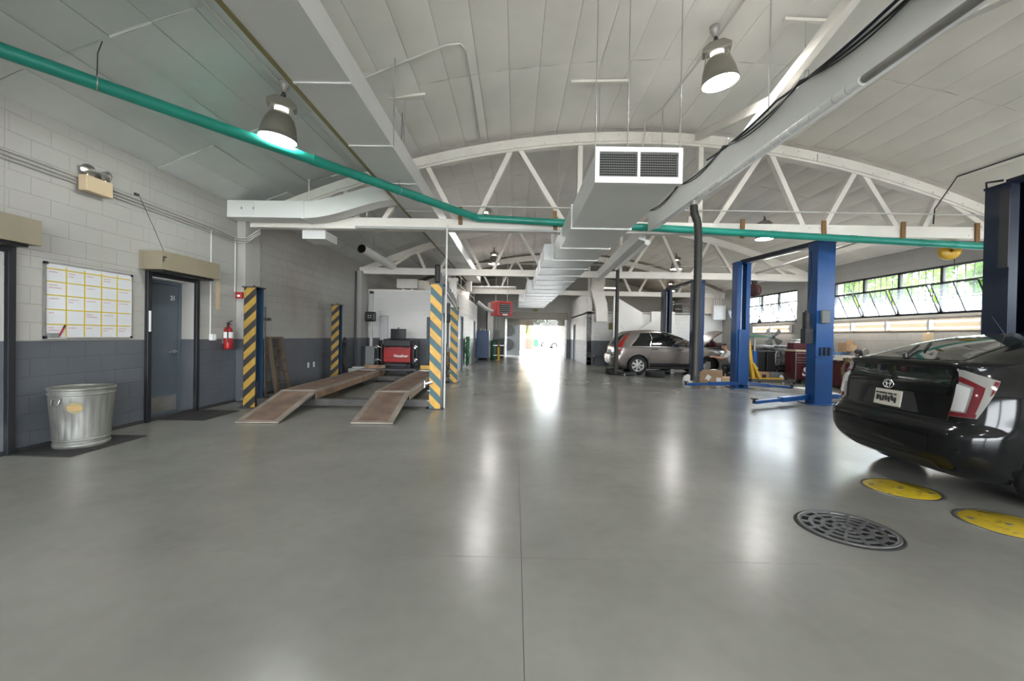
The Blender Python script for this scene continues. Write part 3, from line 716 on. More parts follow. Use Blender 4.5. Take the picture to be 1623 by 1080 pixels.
MB().tube(drape(-.045, .40, .12, -1.4, 7.8, 7), .008, n=6).build('cable', 'dark_metal', t)
MB().tube(drape(-.03, .41, .04, -1.4, 5.6, 5), .014, n=6).build('cable', 'lift_navy', t)
for y in (1.2, 2.5, 3.8, 5.1, 6.4): MB().tube(arcpts((-.03, y, .42), .035, 0, 2*PI, 12, 'yz'), .004, n=5).build('cable_ring', 'steel', t)
for y in (1.0, 4.5, 7.5): MB().cyl((.08,y,.36), (.08,y,roof_z(2.6)-3.32), .008, n=6).build('hanger_rod', 'conduit', t)
t = thing('exhaust_rail', 'shorter pale exhaust rail behind the near truss', 'rail', (2.62, 8.6, 3.30), rotz=rad(-2.8))
MB().prism([(-.16,.06),(-.02,.02),(-.02,.30),(-.14,.34)], 'y', 0, 6.2).build('channel', 'duct_paint', t)
MB().cyl((.05,.1,.02), (.05,3.45,.02), .06, n=14).build('track_tube', 'white_plastic', t)
MB().tube(drape(-.12, .36, .07, .1, 6.0, 5), .012, n=6).build('cable', 'dark_metal', t)
for y in (.8, 5.0): MB().cyl((-.06,y,.3), (-.06,y,roof_z(2.6)-3.32), .008, n=6).build('hanger_rod', 'conduit', t)
def hose(name, label, pts, r, top):
    t = thing(name, label, 'hose', pts[-1])
    o = Vector(pts[-1]); P = [Vector(p)-o for p in pts]
    # ribbed tube
    dense = []; 
    for i in range(len(P)-1):
        n = max(2, int((P[i+1]-P[i]).length/.035))
        for k in range(n): dense.append(P[i].lerp(P[i+1], k/n))
    dense.append(P[-1]); rr_ = [r*(1.0 if i % 2 else .93) for i in range(len(dense))]
    MB().tube(dense, rr_, n=14).build('hose_tube', 'hose_dark', t)
    MB().cyl(P[0], P[0]+Vector((0,0,.06)), r*.9, n=12).build('coupling', 'steel', t)
    MB().cyl(P[-1]-Vector((0,0,.02)), P[-1]+Vector((0,0,.05)), r*1.06, n=14).build('end_cuff', 'rubber', t)
hose('exhaust_hose', 'dark corrugated exhaust hose hanging left of the cardboard box', [(2.50,6.05,3.26),(2.51,6.05,3.15),(2.56,6.05,3.02),(2.575,6.05,2.85),(2.58,6.05,2.5),(2.575,6.05,1.6),(2.57,6.05,.78)], .056, 3.3)
hose('exhaust_hose', 'thinner looking dark exhaust hose hanging in front of the silver car', [(2.86,12.0,3.28),(2.86,12.0,2.6),(2.86,12.0,1.5),(2.86,12.0,.36)], .052, 3.3)

# ---- high-bay lamps
def lamp(label, loc, tilt, rz, group='high-bay lamps', drop=.62):
    t = thing('high_bay_lamp', label, 'lamp', loc, rz, group)
    R = Euler(tilt).to_matrix().to_4x4()
    def put(o): o.matrix_local = R; return o
    put(MB().lathe([(0,drop+.10),(.06,drop+.10),(.06,drop+.04),(.035,drop+.01),(.03,drop-.03),(0,drop-.03)], n=12).build('ceiling_box', 'conduit', t))
    b = MB(); b.tube([(0,0,drop-.02),(.02,0,drop-.08),(0,0,drop-.14)], .014, n=8); b.cyl((-.03,0,drop-.15),(.01,0,drop-.05),.025,n=8); put(b.build('hook', 'dark_metal', t))
    b = MB(); b.prism([(-.17,.385),(.17,.385),(.17,.44),(.08,.50),(-.08,.50),(-.17,.44)], 'y', -.09, .09); put(b.build('ballast_box', 'reflector', t, bevel=.01))
    for s in (-1, 1): put(MB().bar((s*.13,0,.385),(s*.16,0,.25),.05,.012).build('bracket', 'steel', t))
    b = MB(); b.lathe([(.05,.335),(.09,.33),(.14,.28),(.175,.22),(.20,.14),(.215,.06),(.228,.0),(.232,0),(.232,-.012),(.218,-.012)], n=32); put(b.build('reflector', 'reflector', t))
    b = MB(); b.lathe([(.222,.004),(.222,-.006),(.12,-.014),(0,-.016)], n=32); put(b.build('lens', 'lamp_lens', t)); put(MB().lathe([(.082,.334),(.082,.384)], n=24).build('vent_glow', 'lamp_glow', t))
    b = MB(); b.tube([(.0,-.03,drop-.12),(-.10,-.06,drop-.17),(-.14,-.05,drop-.22),(-.09,-.03,.49)], .006, n=6); put(b.build('power_cord', 'black', t))
lamp('round high-bay lamp above the green pipe on the left', (-3.09, 5.42, 3.83), (rad(4), rad(6), 0), rad(25))
lamp('round high-bay lamp near the top centre right, beside the crossed braces', (2.60, 5.55, 4.70), (rad(3), rad(-7), 0), rad(-20))
lamp('small distant high-bay lamp hanging behind the near truss', (-.90, 11.8, 4.40), (0, 0, 0), 0)
lamp('small distant high-bay lamp glowing beyond the second truss', (-.97, 18.0, 4.42), (0, 0, 0), 0)
lamp('high-bay lamp over the lift bay behind the overhead blue beam', (6.9, 11.9, 4.20), (0, 0, 0), 0)
lamp('high-bay lamp over the silver car bay', (6.6, 17.6, 4.25), (0, 0, 0), 0)
lamp('added high-bay lamp hidden above the far end of the middle duct', (1.25, 22.6, 4.45), (0, 0, 0), 0)  # extra lamp tucked behind the duct to brighten the far end
lamp('added hidden high-bay lamp over the mezzanine storage', (8.2, 22.6, 3.9), (0, 0, 0), 0)  # fill lamp kept out of sight; brightens the rear bay
lamp('added unseen high-bay lamp behind the viewer on the left', (-3.09, -.7, 3.83), (0, 0, 0), 0)  # added behind the camera to light the near side
lamp('added unseen high-bay lamp behind the viewer on the right', (2.60, -.6, 4.70), (0, 0, 0), 0)  # second added lamp behind the camera, lighting the near room
lamp('added out-of-view high-bay lamp above the black car', (7.2, 3.2, 4.05), (0, 0, 0), 0)  # added outside the view to light the near right side
# ---- conduits and small fittings on the ceiling
def on_roof(pts, dz=-.03): return [(x, y, roof_z(x)+dz) for x, y in pts]
tag(MB().tube(on_roof([(-3.09,-3.5),(-3.09,0),(-3.09,5.4),(-3.09,8.1)]), .014, n=8).build('conduit', 'conduit_white'), 'white ceiling conduit feeding the left high-bay lamp', 'conduit')
tag(MB().tube(on_roof([(2.75,-3.5),(2.7,2),(2.62,5.5),(2.5,7.4),(2.35,7.9)], -.05)+[(2.35,8.1,4.9)], .014, n=8).build('conduit', 'conduit_white'), 'white ceiling conduit feeding the centre high-bay lamp', 'conduit')
tag(MB().tube(on_roof([(-2.1,5.75),(-1.5,5.6),(-.95,5.45),(-.78,5.47),(-.72,5.6),(-.72,6.5),(-.74,8.1)], -.04), .014, n=8).build('conduit', 'conduit_white'), 'thin bent conduit on the ceiling between duct and lamp', 'conduit')
tag(MB().tube(on_roof([(8.3,2.0),(8.2,5.2),(8.1,7.9)], -.035)+[(7.9,8.1,3.9),(7.88,8.1,3.62)], .012, n=8).build('conduit', 'dark_metal'), 'dark conduit on the ceiling at the right dropping to the near truss', 'conduit')
tag(MB().tube([(7.7,8.5,3.66),(7.8,11,3.62),(8.0,14.2,3.6)], .035, n=8).build('conduit', 'conduit'), 'grey pipe running back from the near truss at the right', 'conduit')
for x0, x1, y, lb in ((-2.05, -1.42, 6.4, 'short white strut on the ceiling beside the left duct'), (.80, 1.70, 6.65, 'short white strut on the ceiling above the centre duct'), (3.25, 3.8, 5.3, 'short white strut on the ceiling behind the crossed braces')):
    t = thing('hanger_strut', lb, 'strut', ((x0+x1)/2, y, roof_z((x0+x1)/2)-.05), group='ceiling struts')
    w = (x1-x0)/2; MB().bar((-w,0,0),(w,0,-(roof_z(x0)-roof_z(x1))/2 if x0 > XC else (roof_z(x1)-roof_z(x0))/2),.05,.035).build('channel', 'truss_paint', t)
    MB().cyl((0,0,-.02),(0,0,-.65),.006,n=6).build('hanger_rod', 'conduit', t)

# ================================================================ LEFT WALL
def wallthing(name, label, cat, y, z): return thing(name, label, cat, (WL, y, z))
for dz, lb in ((0, 'uppermost of the grey conduits high on the left wall'), (-.045, 'middle grey conduit high on the left wall'), (-.085, 'lowest of the grey conduits high on the left wall')):
    tag(MB().tube([(WL+.014,YB+.2,3.21+dz),(WL+.014,5,3.18+dz),(WL+.014,7.55,3.14+dz),(WL+.03,7.9,3.10+dz),(WL+.20,8.0,3.12+dz),(WL+.45,8.02,3.30+dz)], .011, n=8).build('conduit', 'conduit'), lb, 'conduit', 'wall conduits')
tag(MB().tube([(WL+.015,7.32,3.1),(WL+.015,7.32,1.24)], .011, n=8).build('conduit', 'conduit_white'), 'upright conduit above the fire extinguisher', 'conduit')
tag(MB().tube([(WL+.03,7.93,3.1),(WL+.03,7.93,2.09)], .011, n=8).build('conduit', 'conduit_white'), 'upright conduit running down to the red alarm box', 'conduit')
tag(MB().tube([(WL+.015,8.62,3.4),(WL+.015,8.62,1.25)], .012, n=8).build('conduit', 'conduit'), 'upright grey conduit behind the near left striped post', 'conduit')
tag(MB().tube([(WL+.03,13.95,3.4),(WL+.03,13.95,.2)], .03, n=8).build('conduit', 'dark_metal'), 'dark upright downpipe in the far corner of the left wall', 'conduit')
t = wallthing('emergency_light', 'beige emergency light with two round lamp heads on the left wall', 'emergency light', 5.24, 3.02)
MB().box(.028,.13,-.17,.17,0,.19).build('battery_box', 'beige_light', t, bevel=.008)
for y, a in ((-.10, -.3), (.13, .5)):
    b = MB(); b.cyl((.06,y,.18),(.06,y,.215),.015); b.lathe([(.02,-.06),(.05,-.045),(.068,0),(.07,.008)], (.075,y,.265), (.8,-.5+a,-.25)); h = b.build('lamp_head', 'headlamp_glass', t)
    b = MB(); b.lathe([(.066,.006),(.04,.016),(0,.02)], (.075,y,.265), (.8,-.5+a,-.25)); b.build('lamp_face', 'headlamp_glass', h)
t = wallthing('whiteboard', 'wall whiteboard ruled into boxes with yellow tape', 'whiteboard', 4.72, 1.225)
W_, H_ = 1.09, .875
MB().box(.012,.022,.01,W_-.01,.01,H_-.01).build('board', 'board_white', t)
b = MB(); b.box(.002,.03,0,W_,0,.014); b.box(.002,.03,0,W_,H_-.014,H_); b.box(.002,.03,0,.014,.014,H_-.014); b.box(.002,.03,W_-.014,W_,.014,H_-.014); b.build('frame', 'steel', t)
for y in (0, W_-.03):
    for z in (0, H_-.03): MB().box(.002,.034,y,y+.03,z,z+.03).build('corner_cap', 'black', t)
for k in range(1, 5): MB().box(.0222,.0228,.02+k*.212-.008,.02+k*.212+.008,.02,H_-.04).build('tape_line', 'yellow_tape', t)
for z in (.165,.335,.50,.655,.80): MB().box(.0224,.023,.02,W_-.02,z-.007,z+.007).build('tape_line', 'yellow_tape', t)
wb = MB(); rnd = random.Random(5)
for r, z in enumerate((.81,.66,.505,.34,.17)):
    for c in range(5):
        for ln in range(rnd.choice((0,1,1,2))):
            y0 = .05+c*.212
            for q in range(rnd.randint(3, 7)): wb.obox((.0232, y0+q*.019, z-.045-ln*.03), (.0006,.014,.003), (rad(rnd.uniform(-50,50)),0,0)); wb.obox((.0232, y0+q*.019+.006, z-.045-ln*.03), (.0006,.003,.014), (rad(rnd.uniform(-30,30)),0,0))
o = wb.build('handwriting', 'tape_red', t); o['kind'] = 'stuff'
MB().box(.022,.07,.02,.20,.002,.008).build('pen_tray', 'white_plastic', t)
tag(MB().box(-.015,.015,-.05,.05,0,.055).build('board_eraser', 'grey_plastic', None, (WL+.048, 4.79, 1.234), bevel=.004), 'small grey eraser on the whiteboard tray', 'eraser')
t = thing('marker_pen', 'red marker pen leaning at the whiteboard corner', 'marker', (WL+.045, 4.85, 1.242))
MB().cyl((0,0,0),(-.01,.06,.10),.009,n=8).build('barrel', 'red', t); MB().cyl((-.01,.06,.10),(-.014,.085,.14),.0095,n=8).build('cap', 'red_dark', t)
def shutter_box(y0, y1, label):
    t = thing('shutter_box', label, 'shutter box', (WL, y0, 2.205))
    MB().box(.052,.33,0,y1-y0,0,.265).build('housing', 'tan_box', t, bevel=.004); w = y1-y0
    MB().box(.002,.052,.0,w,.0,.265).build('back_plate', 'tan_box', t)
    b = MB(); b.box(.1,.28,.08,w-.08,-.03,0); b.build('bottom_slot', 'black', t)
    return t, w
shutter_box(3.2, 4.42, 'tan roller shutter box over the door at the left edge')
t, w = shutter_box(5.93, 7.10, 'tan roller shutter box over the door marked 21')
MB().tube([(.335,.02,.11),(.335,.02,.18),(.335,.07,.18)], .008, n=6).build('release_hook', 'black', t)
MB().cyl((.2,.55,.265),(.2,.55,.285),.06,n=14).build('smoke_head', 'olive', t)
MB().tube([(.33,.06,.2),(.2,.0,.6),(.04,-.05,1.02)], .004, n=5).build('release_chain', 'dark_metal', t); MB().box(.004,.03,-.09,-.03,1.01,1.04).build('chain_anchor', 'dark_metal', t)
t = wallthing('fire_extinguisher', 'red fire extinguisher with white label hung on the left wall', 'extinguisher', 7.66, 1.02)
MB().lathe([(0,0),(.07,0),(.075,.02),(.075,.30),(.06,.37),(.03,.40),(.025,.43),(0,.43)], (.10,0,0), n=20).build('cylinder', 'red', t)
MB().lathe([(.0765,.20),(.0765,.31)], (.10,0,0), n=20).build('paper_label', 'paper', t)
b = MB(); b.cyl((.10,0,.42),(.10,0,.48),.022); b.bar((.10,-.03,.47),(.10,.10,.52),.02,.012); b.bar((.10,-.03,.455),(.10,.09,.455),.02,.012); b.build('valve_handle', 'black', t)
MB().tube([(.10,-.02,.45),(.13,-.07,.42),(.15,-.09,.30),(.15,-.085,.12)], .011, n=8).build('hose', 'black', t); MB().box(.002,.03,-.02,.02,.1,.40).build('wall_bracket', 'steel', t)
t = thing('fire_alarm_box', 'small red alarm box on the pilaster', 'alarm box', (WL+.085, 8.018, 1.97)); MB().box(-.06,.06,-.06,0,0,.12).build('housing', 'red', t, bevel=.005); MB().box(-.025,.025,-.065,-.06,.03,.07).build('pull_lever', 'white', t)
tag(MB().box(0,.004,-.05,.05,0,.50).build('paper_sign', 'beige_light', None, (WL+.001, 7.52, 1.73)), 'tall narrow tan paper notice beside door 21', 'notice')
t = wallthing('switch_box', 'small white switch box left of the fire extinguisher', 'switch', 7.36, 1.18); MB().box(.002,.06,-.05,.05,0,.11).build('box', 'white_plastic', t, bevel=.004); MB().box(.06,.068,-.012,.012,.04,.07).build('toggle', 'white', t)
for k, (y, lb) in enumerate(((10.85, 'left one of two white socket plates low on the left wall'), (11.15, 'right one of two white socket plates low on the left wall'))):
    t = wallthing('socket_plate', lb, 'socket', y, .44); MB().box(.002,.010,-.04,.04,0,.13).build('plate', 'white_plastic', t, bevel=.002)
    for z in (.035, .085): MB().box(.010,.0115,-.015,.015,z-.012,z+.012).build('socket_slot', 'grey_plastic', t)
t = wallthing('fire_alarm_box', 'tiny red alarm pull high on the far left wall', 'alarm box', 12.3, 1.98); MB().box(.002,.05,-.05,.05,0,.12).build('housing', 'red', t, bevel=.004); MB().box(.05,.055,-.02,.02,.04,.07).build('pull_lever', 'white', t)
# ---- floor mats and bin
tag(MB().box(-.35,.35,-.46,.46,0,.012).build('floor_mat', 'mat_rubber', None, (-4.98, 4.83, .0), bevel=.004), 'black rubber mat under the metal bin', 'mat')
tag(MB().box(-.34,.34,-.41,.41,0,.012).build('floor_mat', 'mat_rubber', None, (-4.98, 6.68, .0), bevel=.004), 'black rubber mat in front of door 21', 'mat')
tag(MB().box(-.26,.22,-.34,.34,0,.012).build('floor_mat', 'mat_rubber', None, (-5.05, 8.35, .0), bevel=.004), 'black rubber mat beside the near left striped post', 'mat')
t = thing('metal_bin', 'dented galvanised metal trash can on a black mat', 'trash can', (-4.98, 4.83, .012))
rows = []
for j in range(25):
    u = j/24; z = .03+u*.62; r0 = .235+.045*u
    row = []
    for i in range(72):
        a = 2*PI*i/72; rib = .004*math.cos(a*24)*(1 if .12 < u < .86 else 0)
        dent = -.035*math.exp(-((a-5.0)**2/.12+(u-.45)**2/.06))-.02*math.exp(-((a-4.3)**2/.05+(u-.3)**2/.02))
        r = r0+rib+dent; row.append((r*math.cos(a), r*math.sin(a), z))
    rows.append(row)
MB().grid(rows, closed=True).build('can_body', 'can_metal', t)
b = MB(); b.lathe([(.225,0),(.24,.0),(.245,.04),(.232,.05)], n=36); b.lathe([(0,.02),(.235,.02)], n=36); b.build('base_ring', 'can_metal', t)
b = MB(); b.lathe([(.278,.64),(.290,.645),(.293,.66),(.288,.672),(.276,.67),(.272,.655),(.278,.64)], n=36); b.build('rim', 'can_metal', t)
b = MB(); b.lathe([(0,.66),(.12,.655),(.262,.64),(.275,.652)], n=36); b.build('sunken_lid', 'can_metal', t)
for z in (.09, .60): MB().lathe([(.24+.045*z/.62-.004,z-.012),(.24+.045*z/.62+.006,z),(.24+.045*z/.62-.004,z+.012)], n=36).build('body_hoop', 'can_metal', t)
def onc(a, z, o=.006): r = .235+.045*(z-.03)/.62+o; return (r*math.cos(a), r*math.sin(a), z)
hd = [onc(-1.75,.56,.01), onc(-1.73,.50,.03), onc(-1.6,.48,.035), onc(-1.45,.50,.03), onc(-1.42,.56,.01)]
MB().tube(hd, .006, n=6).build('carry_handle', 'steel', t); MB().tube([onc(-1.78,.56,.008), onc(-1.6,.565,.01), onc(-1.39,.56,.008)], .012, n=6).build('handle_plate', 'can_metal', t)
st = MB(); st.add([onc(-1.0,.46,.009)]+[onc(-1.0+.24*math.cos(k*PI/8), .46+.062*math.sin(k*PI/8), .009) for k in range(16)], [(0,k+1,(k+1)%16+1) for k in range(16)]); st.build('round_sticker', 'olive', t)
for dz in (-.02, 0.005): MB().grid([[onc(-1.22+k*.044, .46+dz+q, .0105) for k in range(11)] for q in (0, .012)]).build('sticker_stripe', 'sticker_orange', t)
# ================================================================ FOUR-POST ALIGNMENT LIFT
LA = rad(3.6)
t = thing('alignment_lift', 'four-post alignment lift with striped posts and rusty drive-on ramps', 'lift', (-3.06, 7.62, 0), LA)
LY = 4.25
def post(x, y, mat, side, h, front):
    p = bpy.data.objects.new('post', None); COL.objects.link(p); p.parent = t; p.location = (x, y, 0)
    s = side  # +1: channel opens to +x
    b = MB(); b.box(-.10,.10,-.13,-.115,.015,h); b.build('striped_face', mat, p)
    b = MB(); b.box(-.10*s-.012,-.10*s+.012,-.115,.13,.015,h) if True else None
    b.box(-.10,.10,.115,.13,.015,h); b.box(.06*s-.03,.06*s+.03,-.115,-.10,.015,h); b.build('column', 'post_blue', p)
    b = MB(); b.box(-.16,.16,-.19,.19,0,.015); b.build('base_plate', 'dark_metal', p)
    b = MB(); b.box(-.13,.13,-.15,.15,h,h+.02); b.cyl((0,0,h+.02),(0,0,h+.05),.02); b.build('cap_plate', 'dark_metal', p)
    b = MB(); b.box(-.06,.05,-.08,.08,.02,.45); b.build('slide_block', 'dark_metal', p)
    b = MB(); b.cyl((.03*s,.0,.45),(.03*s,.0,h),.012); b.build('lift_cable', 'steel', p)
    for z in (.16, .34): MB().cyl((-.13,-.135,z),(-.08,-.135,z),.012,n=8).build('bolt', 'steel', p)
    return p
post(-1.62, 0, 'hazard_black', 1, 2.12, True); post(1.62, 0, 'hazard_teal', -1, 2.26, True)
post(-1.66, LY, 'hazard_black', 1, 2.12, False); post(1.60, LY, 'hazard_teal', -1, 2.10, False)
for y, nm in ((0, 'crossbeam'), (LY, 'crossbeam')): MB().box(-1.52,1.52,y-.07,y+.07,.035,.165).build(nm, 'crossbeam', t, bevel=.01)
for cx in (-.80, .86):
    w = .31
    r = MB().box(cx-w,cx+w,-.06,5.0,.275,.315).build('runway', 'ramp_steel', t)
    b = MB(); b.box(cx-w,cx-w+.015,-.06,5.0,.165,.275); b.box(cx+w-.015,cx+w,-.06,5.0,.165,.275); b.build('runway_side', 'runway_side', r)
    MB().box(cx-w+.06,cx+w-.06,.05,4.2,.315,.319).build('tread_strip', 'ramp_mesh', r)
    MB().box(cx-.22,cx+.22,4.3,4.75,.315,.33).build('turn_plate', 'steel', r)
    MB().box(cx-w,cx+w,4.97,5.02,.315,.42).build('wheel_stop', 'yellow' if cx > 0 else 'runway_side', r)
    # sloping ramp
    z0, z1, y0, y1 = .006, .305, -1.42, -.075
    rp = MB().prism([(y0,z0),(y1,z1-.03),(y1,z1),(y0,z0+.02)], 'x', cx-w, cx+w).build('ramp', 'ramp_steel', t)
    def RP(v): return (y0+(y1-y0)*v, z0+.02+(z1-z0-.02)*v)
    a, c = RP(.04), RP(.96)
    MB().prism([(a[0],a[1]),(c[0],c[1]),(c[0],c[1]+.005),(a[0],a[1]+.005)], 'x', cx-w+.09, cx+w-.09).build('tread_strip', 'ramp_mesh', rp)
    b = MB()
    for s in (-1, 1): b.prism([(y0+.25,z0+.03),(y1,z1-.1),(y1,z1-.03),(y0+.25,z0+.06)], 'x', cx+s*(w-.05)-.008, cx+s*(w-.05)+.008)
    b.build('ramp_rib', 'crossbeam', rp)
b = MB(); b.box(-.45,.52,4.35,4.47,.30,.36); b.cyl((-.45,4.6,.34),(.52,4.6,.34),.02); b.build('rolling_jack_beam', 'dark_metal', t, bevel=.008)
b = MB(); b.bar((1.66,.06,2.40),(1.64,LY-.1,2.22),.05,.20); b.build('overhead_carrier', 'grey_panel', t)
b = MB(); b.bar((1.66,.06,2.29),(1.64,LY-.1,2.11),.06,.03); b.build('carrier_edge', 'white_plastic', t)
b = MB(); b.box(1.58,1.68,-.10,.02,2.28,2.62); b.build('carrier_head', 'black_gloss', t, bevel=.03)
for k in range(5): MB().cyl((1.66,.5+k*.7,2.49-.03*k),(1.66,.5+k*.7,2.55-.03*k),.03,n=8).build('carrier_roller', 'chrome', t)
b = MB(); b.box(1.70,1.80,.55,.75,1.75,1.98); b.build('control_box', 'black', t, bevel=.01)
b = MB(); b.cyl((1.44,-.16,.46),(1.58,-.16,.50),.03); b.cyl((1.44,-.16,.40),(1.44,-.16,.52),.018); b.build('air_fitting', 'chrome', t)
b = MB(); b.box(-1.50,-1.42,.1,.2,1.55,1.60); b.cyl((-1.5,.15,.3),(-1.5,.15,1.8),.012); b.build('lock_release', 'black', t)

# ---- wooden step ladder leaning at the left wall
t = thing('wooden_ladder', 'old dark wooden step ladder leaning against the left wall', 'ladder', (-5.02, 9.15, 0))
top, bw, tw = 1.22, .26, .19
def side_(s): return Vector((.0, s*bw, 0)), Vector((-.22, s*tw, top))
for s in (-1, 1):
    a, c = side_(s); MB().bar(a, c, .03, .085, up=(1,0,0)).build('stile', 'ladder_wood', t)
for k in range(1, 5):
    u = k/5; a0, c0 = side_(-1); a1, c1 = side_(1); MB().bar(a0.lerp(c0,u), a1.lerp(c1,u), .10, .022).build('step', 'ladder_wood', t)
MB().box(-.29,-.14,-tw-.03,tw+.03,top-.01,top+.02).build('top_board', 'ladder_wood', t)
for s in (-1, 1): MB().bar((-.24,s*bw*1.05,0), (-.27,s*tw,top-.02), .022, .05, up=(1,0,0)).build('rear_leg', 'ladder_wood', t)
for k in (1, 2, 3): MB().bar((-.24-.03*k/5,-bw,k*.28), (-.24-.03*k/5,bw,k*.28), .02, .03).build('rear_rail', 'ladder_wood', t)

# ---- aligner console in red
t = thing('aligner_console', 'red wheel aligner console with black monitor and folded clamps', 'aligner', (-3.70, 13.2, 0), rad(1))
MB().box(-.42,.42,-.02,.55,.46,1.0).build('cabinet', 'red', t, bevel=.02)
for z in (.60, .86): MB().box(-.40,.40,-.026,-.02,z,z+.012).build('drawer_gap', 'red_dark', t)
MB().box(-.43,.43,-.06,.57,.94,1.19).build('top_shroud', 'black', t, bevel=.04)
for x in (-.38, .22): MB().box(x,x+.16,-.03,-.022,.905,.935).build('drawer_pull', 'black', t)
text_mesh('Visualiner', 'lettering', 'white', t, (.12, -.024, .665), (rad(90), 0, 0), .115, .002, shear=.2, bold=.002)
m = MB().box(-.24,.24,.12,.17,1.19,1.51).build('monitor', 'black_gloss', t, bevel=.008); MB().cyl((0,.145,1.51),(0,.145,1.56),.02,n=8).build('webcam', 'black', m); MB().box(-.23,.23,.115,.12,1.2,1.5).build('screen', 'black_gloss', m)
b = MB(); b.bar((-.30,-.15,.40),(-.50,-.30,.10),.06,.06); b.bar((.30,-.15,.40),(.50,-.30,.10),.06,.06); b.box(-.34,.34,-.20,-.10,.36,.43); b.box(-.42,.42,.0,.5,.10,.40); b.build('trolley_base', 'dark_metal', t, bevel=.008)
for x in (-.48, .48):
    for y in (-.25, .45): MB().cyl((x-.02,y,.05),(x+.02,y,.05),.05,n=14).build('caster', 'rubber', t)
for s in (-1, 1):
    a = MB(); a.box(s*.50-.03,s*.50+.03,.05,.40,.42,1.02); a.box(s*.60-.02,s*.60+.02,.0,.45,.30,1.15)
    w = a.build('clamp_rack', 'black', t, bevel=.01)
    for z in (.55, .95):
        b = MB(); b.tube([(s*.46,-.06,z-.05),(s*.54,-.12,z),(s*.60,-.12,z+.05),(s*.66,-.10,z)], .018, n=8); b.cyl((s*.60,-.16,z-.02),(s*.60,-.05,z-.02),.035,n=10); b.build('wheel_clamp', 'chrome', w)
# ---- camera columns
def cam_column(x, y, label, base=True):
    t = thing('camera_column', label, 'column', (x, y, 0), group='aligner camera columns')
    MB().box(-.14,.14,-.1,.12,0,.95).build('plinth', 'grey_plastic', t, bevel=.01)
    MB().box(-.30,-.16,-.02,.14,.05,.92).build('side_cover', 'black', t, bevel=.02); MB().box(.16,.26,-.02,.14,.05,.92).build('side_cover', 'black', t, bevel=.02)
    MB().box(-.04,.04,-.03,.05,.95,2.66).build('mast', 'pipe_grey', t, bevel=.005)
    MB().box(-.05,.05,-.06,.06,2.62,2.70).build('mast_cap', 'black', t, bevel=.01)
    h = MB().box(-.175,.175,-.17,-.03,1.73,2.04).build('camera_head', 'black', t, bevel=.05)
    for a in (-.035, .035):
        for z in (-.03, .03): MB().cyl((a,-.18,1.885+z),(a,-.168,1.885+z),.012,n=8).build('sensor_lens', 'white_plastic', h)
cam_column(-4.60, 13.45, 'tall camera column left of the red aligner'); cam_column(-2.22, 13.35, 'tall camera column right of the red aligner, behind the striped posts')
t = thing('wall_panel', 'tall narrow framed white panel on the block wall left of the monitor', 'panel', (-4.73, 15.18, .55)); MB().box(-.15,.15,-.03,0,0,1.45).build('frame', 'steel', t, bevel=.005); MB().box(-.125,.125,-.034,-.03,.38,1.42).build('upper_sheet', 'board_white', t); MB().box(-.125,.125,-.034,-.03,.03,.37).build('lower_sheet', 'grey_panel', t)
t = thing('concrete_footing', 'pale concrete footing behind the left runway', 'footing', (-4.75, 13.0, 0)); MB().box(-.3,.3,-.25,.2,0,.28).build('footing_block', 'pipe_grey', t, bevel=.01); MB().box(-.2,.2,-.2,.12,.28,.33).build('footing_cap', 'pipe_grey', t, bevel=.01)
t = thing('hose_bundle', 'chrome pole with dark hoses hung in the left wall corner', 'hose', (-5.05, 12.2, 0))
MB().cyl((0,-.1,.0),(0,-.1,1.15),.03,n=10).build('pole', 'chrome', t)
for k in range(4):
    r = .16+.03*k; MB().tube([(.02*k-.03, .2+r*.6*math.cos(a), .72+r*2.0*math.sin(a)) for a in [i*2*PI/20 for i in range(21)]], .018, n=6).build('hose_loop', 'hose_dark' if k % 2 else 'clutter_dark', t)
MB().box(-.05,.08,-.05,.4,1.08,1.12).build('hanger_arm', 'dark_metal', t)
MB().box(-.12,.12,-.2,.2,0,.02).build('foot_plate', 'dark_metal', t)
t = thing('hose_bundle', 'tangle of brown air hoses between the right striped posts', 'hose', (-2.02, 12.35, 0))
rnd = random.Random(11)
for k in range(9):
    cx, cz, r = rnd.uniform(-.08,.10), rnd.uniform(.3,.8), rnd.uniform(.10,.20)
    MB().tube([(cx+r*.7*math.cos(a), rnd.uniform(-.06,.06), cz+r*1.4*math.sin(a)) for a in [i*2*PI/16 for i in range(17)]], .012, n=6).build('hose_loop', rnd.choice(('brown_rope','hose_tan','clutter_dark')), t)
MB().box(-.16,.16,-.08,.08,0,.16).build('trough', 'dark_metal', t); MB().box(-.02,.02,.05,.08,.1,1.1).build('hanger_post', 'dark_metal', t)
t = thing('hose_coil', 'green hoses hanging in a long coil on the side wall', 'hose', (-2.03, 17.7, 0))
rnd = random.Random(4)
for k in range(12):
    h = rnd.uniform(.35,.62); cz = 1.28-h; w = rnd.uniform(.10,.30); off = rnd.uniform(-.18,.18); ph = rnd.uniform(0, 6)
    MB().tube([(rnd.uniform(0,.08)+.02*math.sin(a*3+ph), off+w*math.cos(a)+.03*math.sin(a*2+ph), cz+h*math.sin(a)) for a in [i*2*PI/24 for i in range(25)]], .022, n=6).build('hose_loop', 'hose_green', t)
MB().cyl((-.06,0,1.22),(.1,0,1.22),.03,n=8).build('wall_hook', 'dark_metal', t)

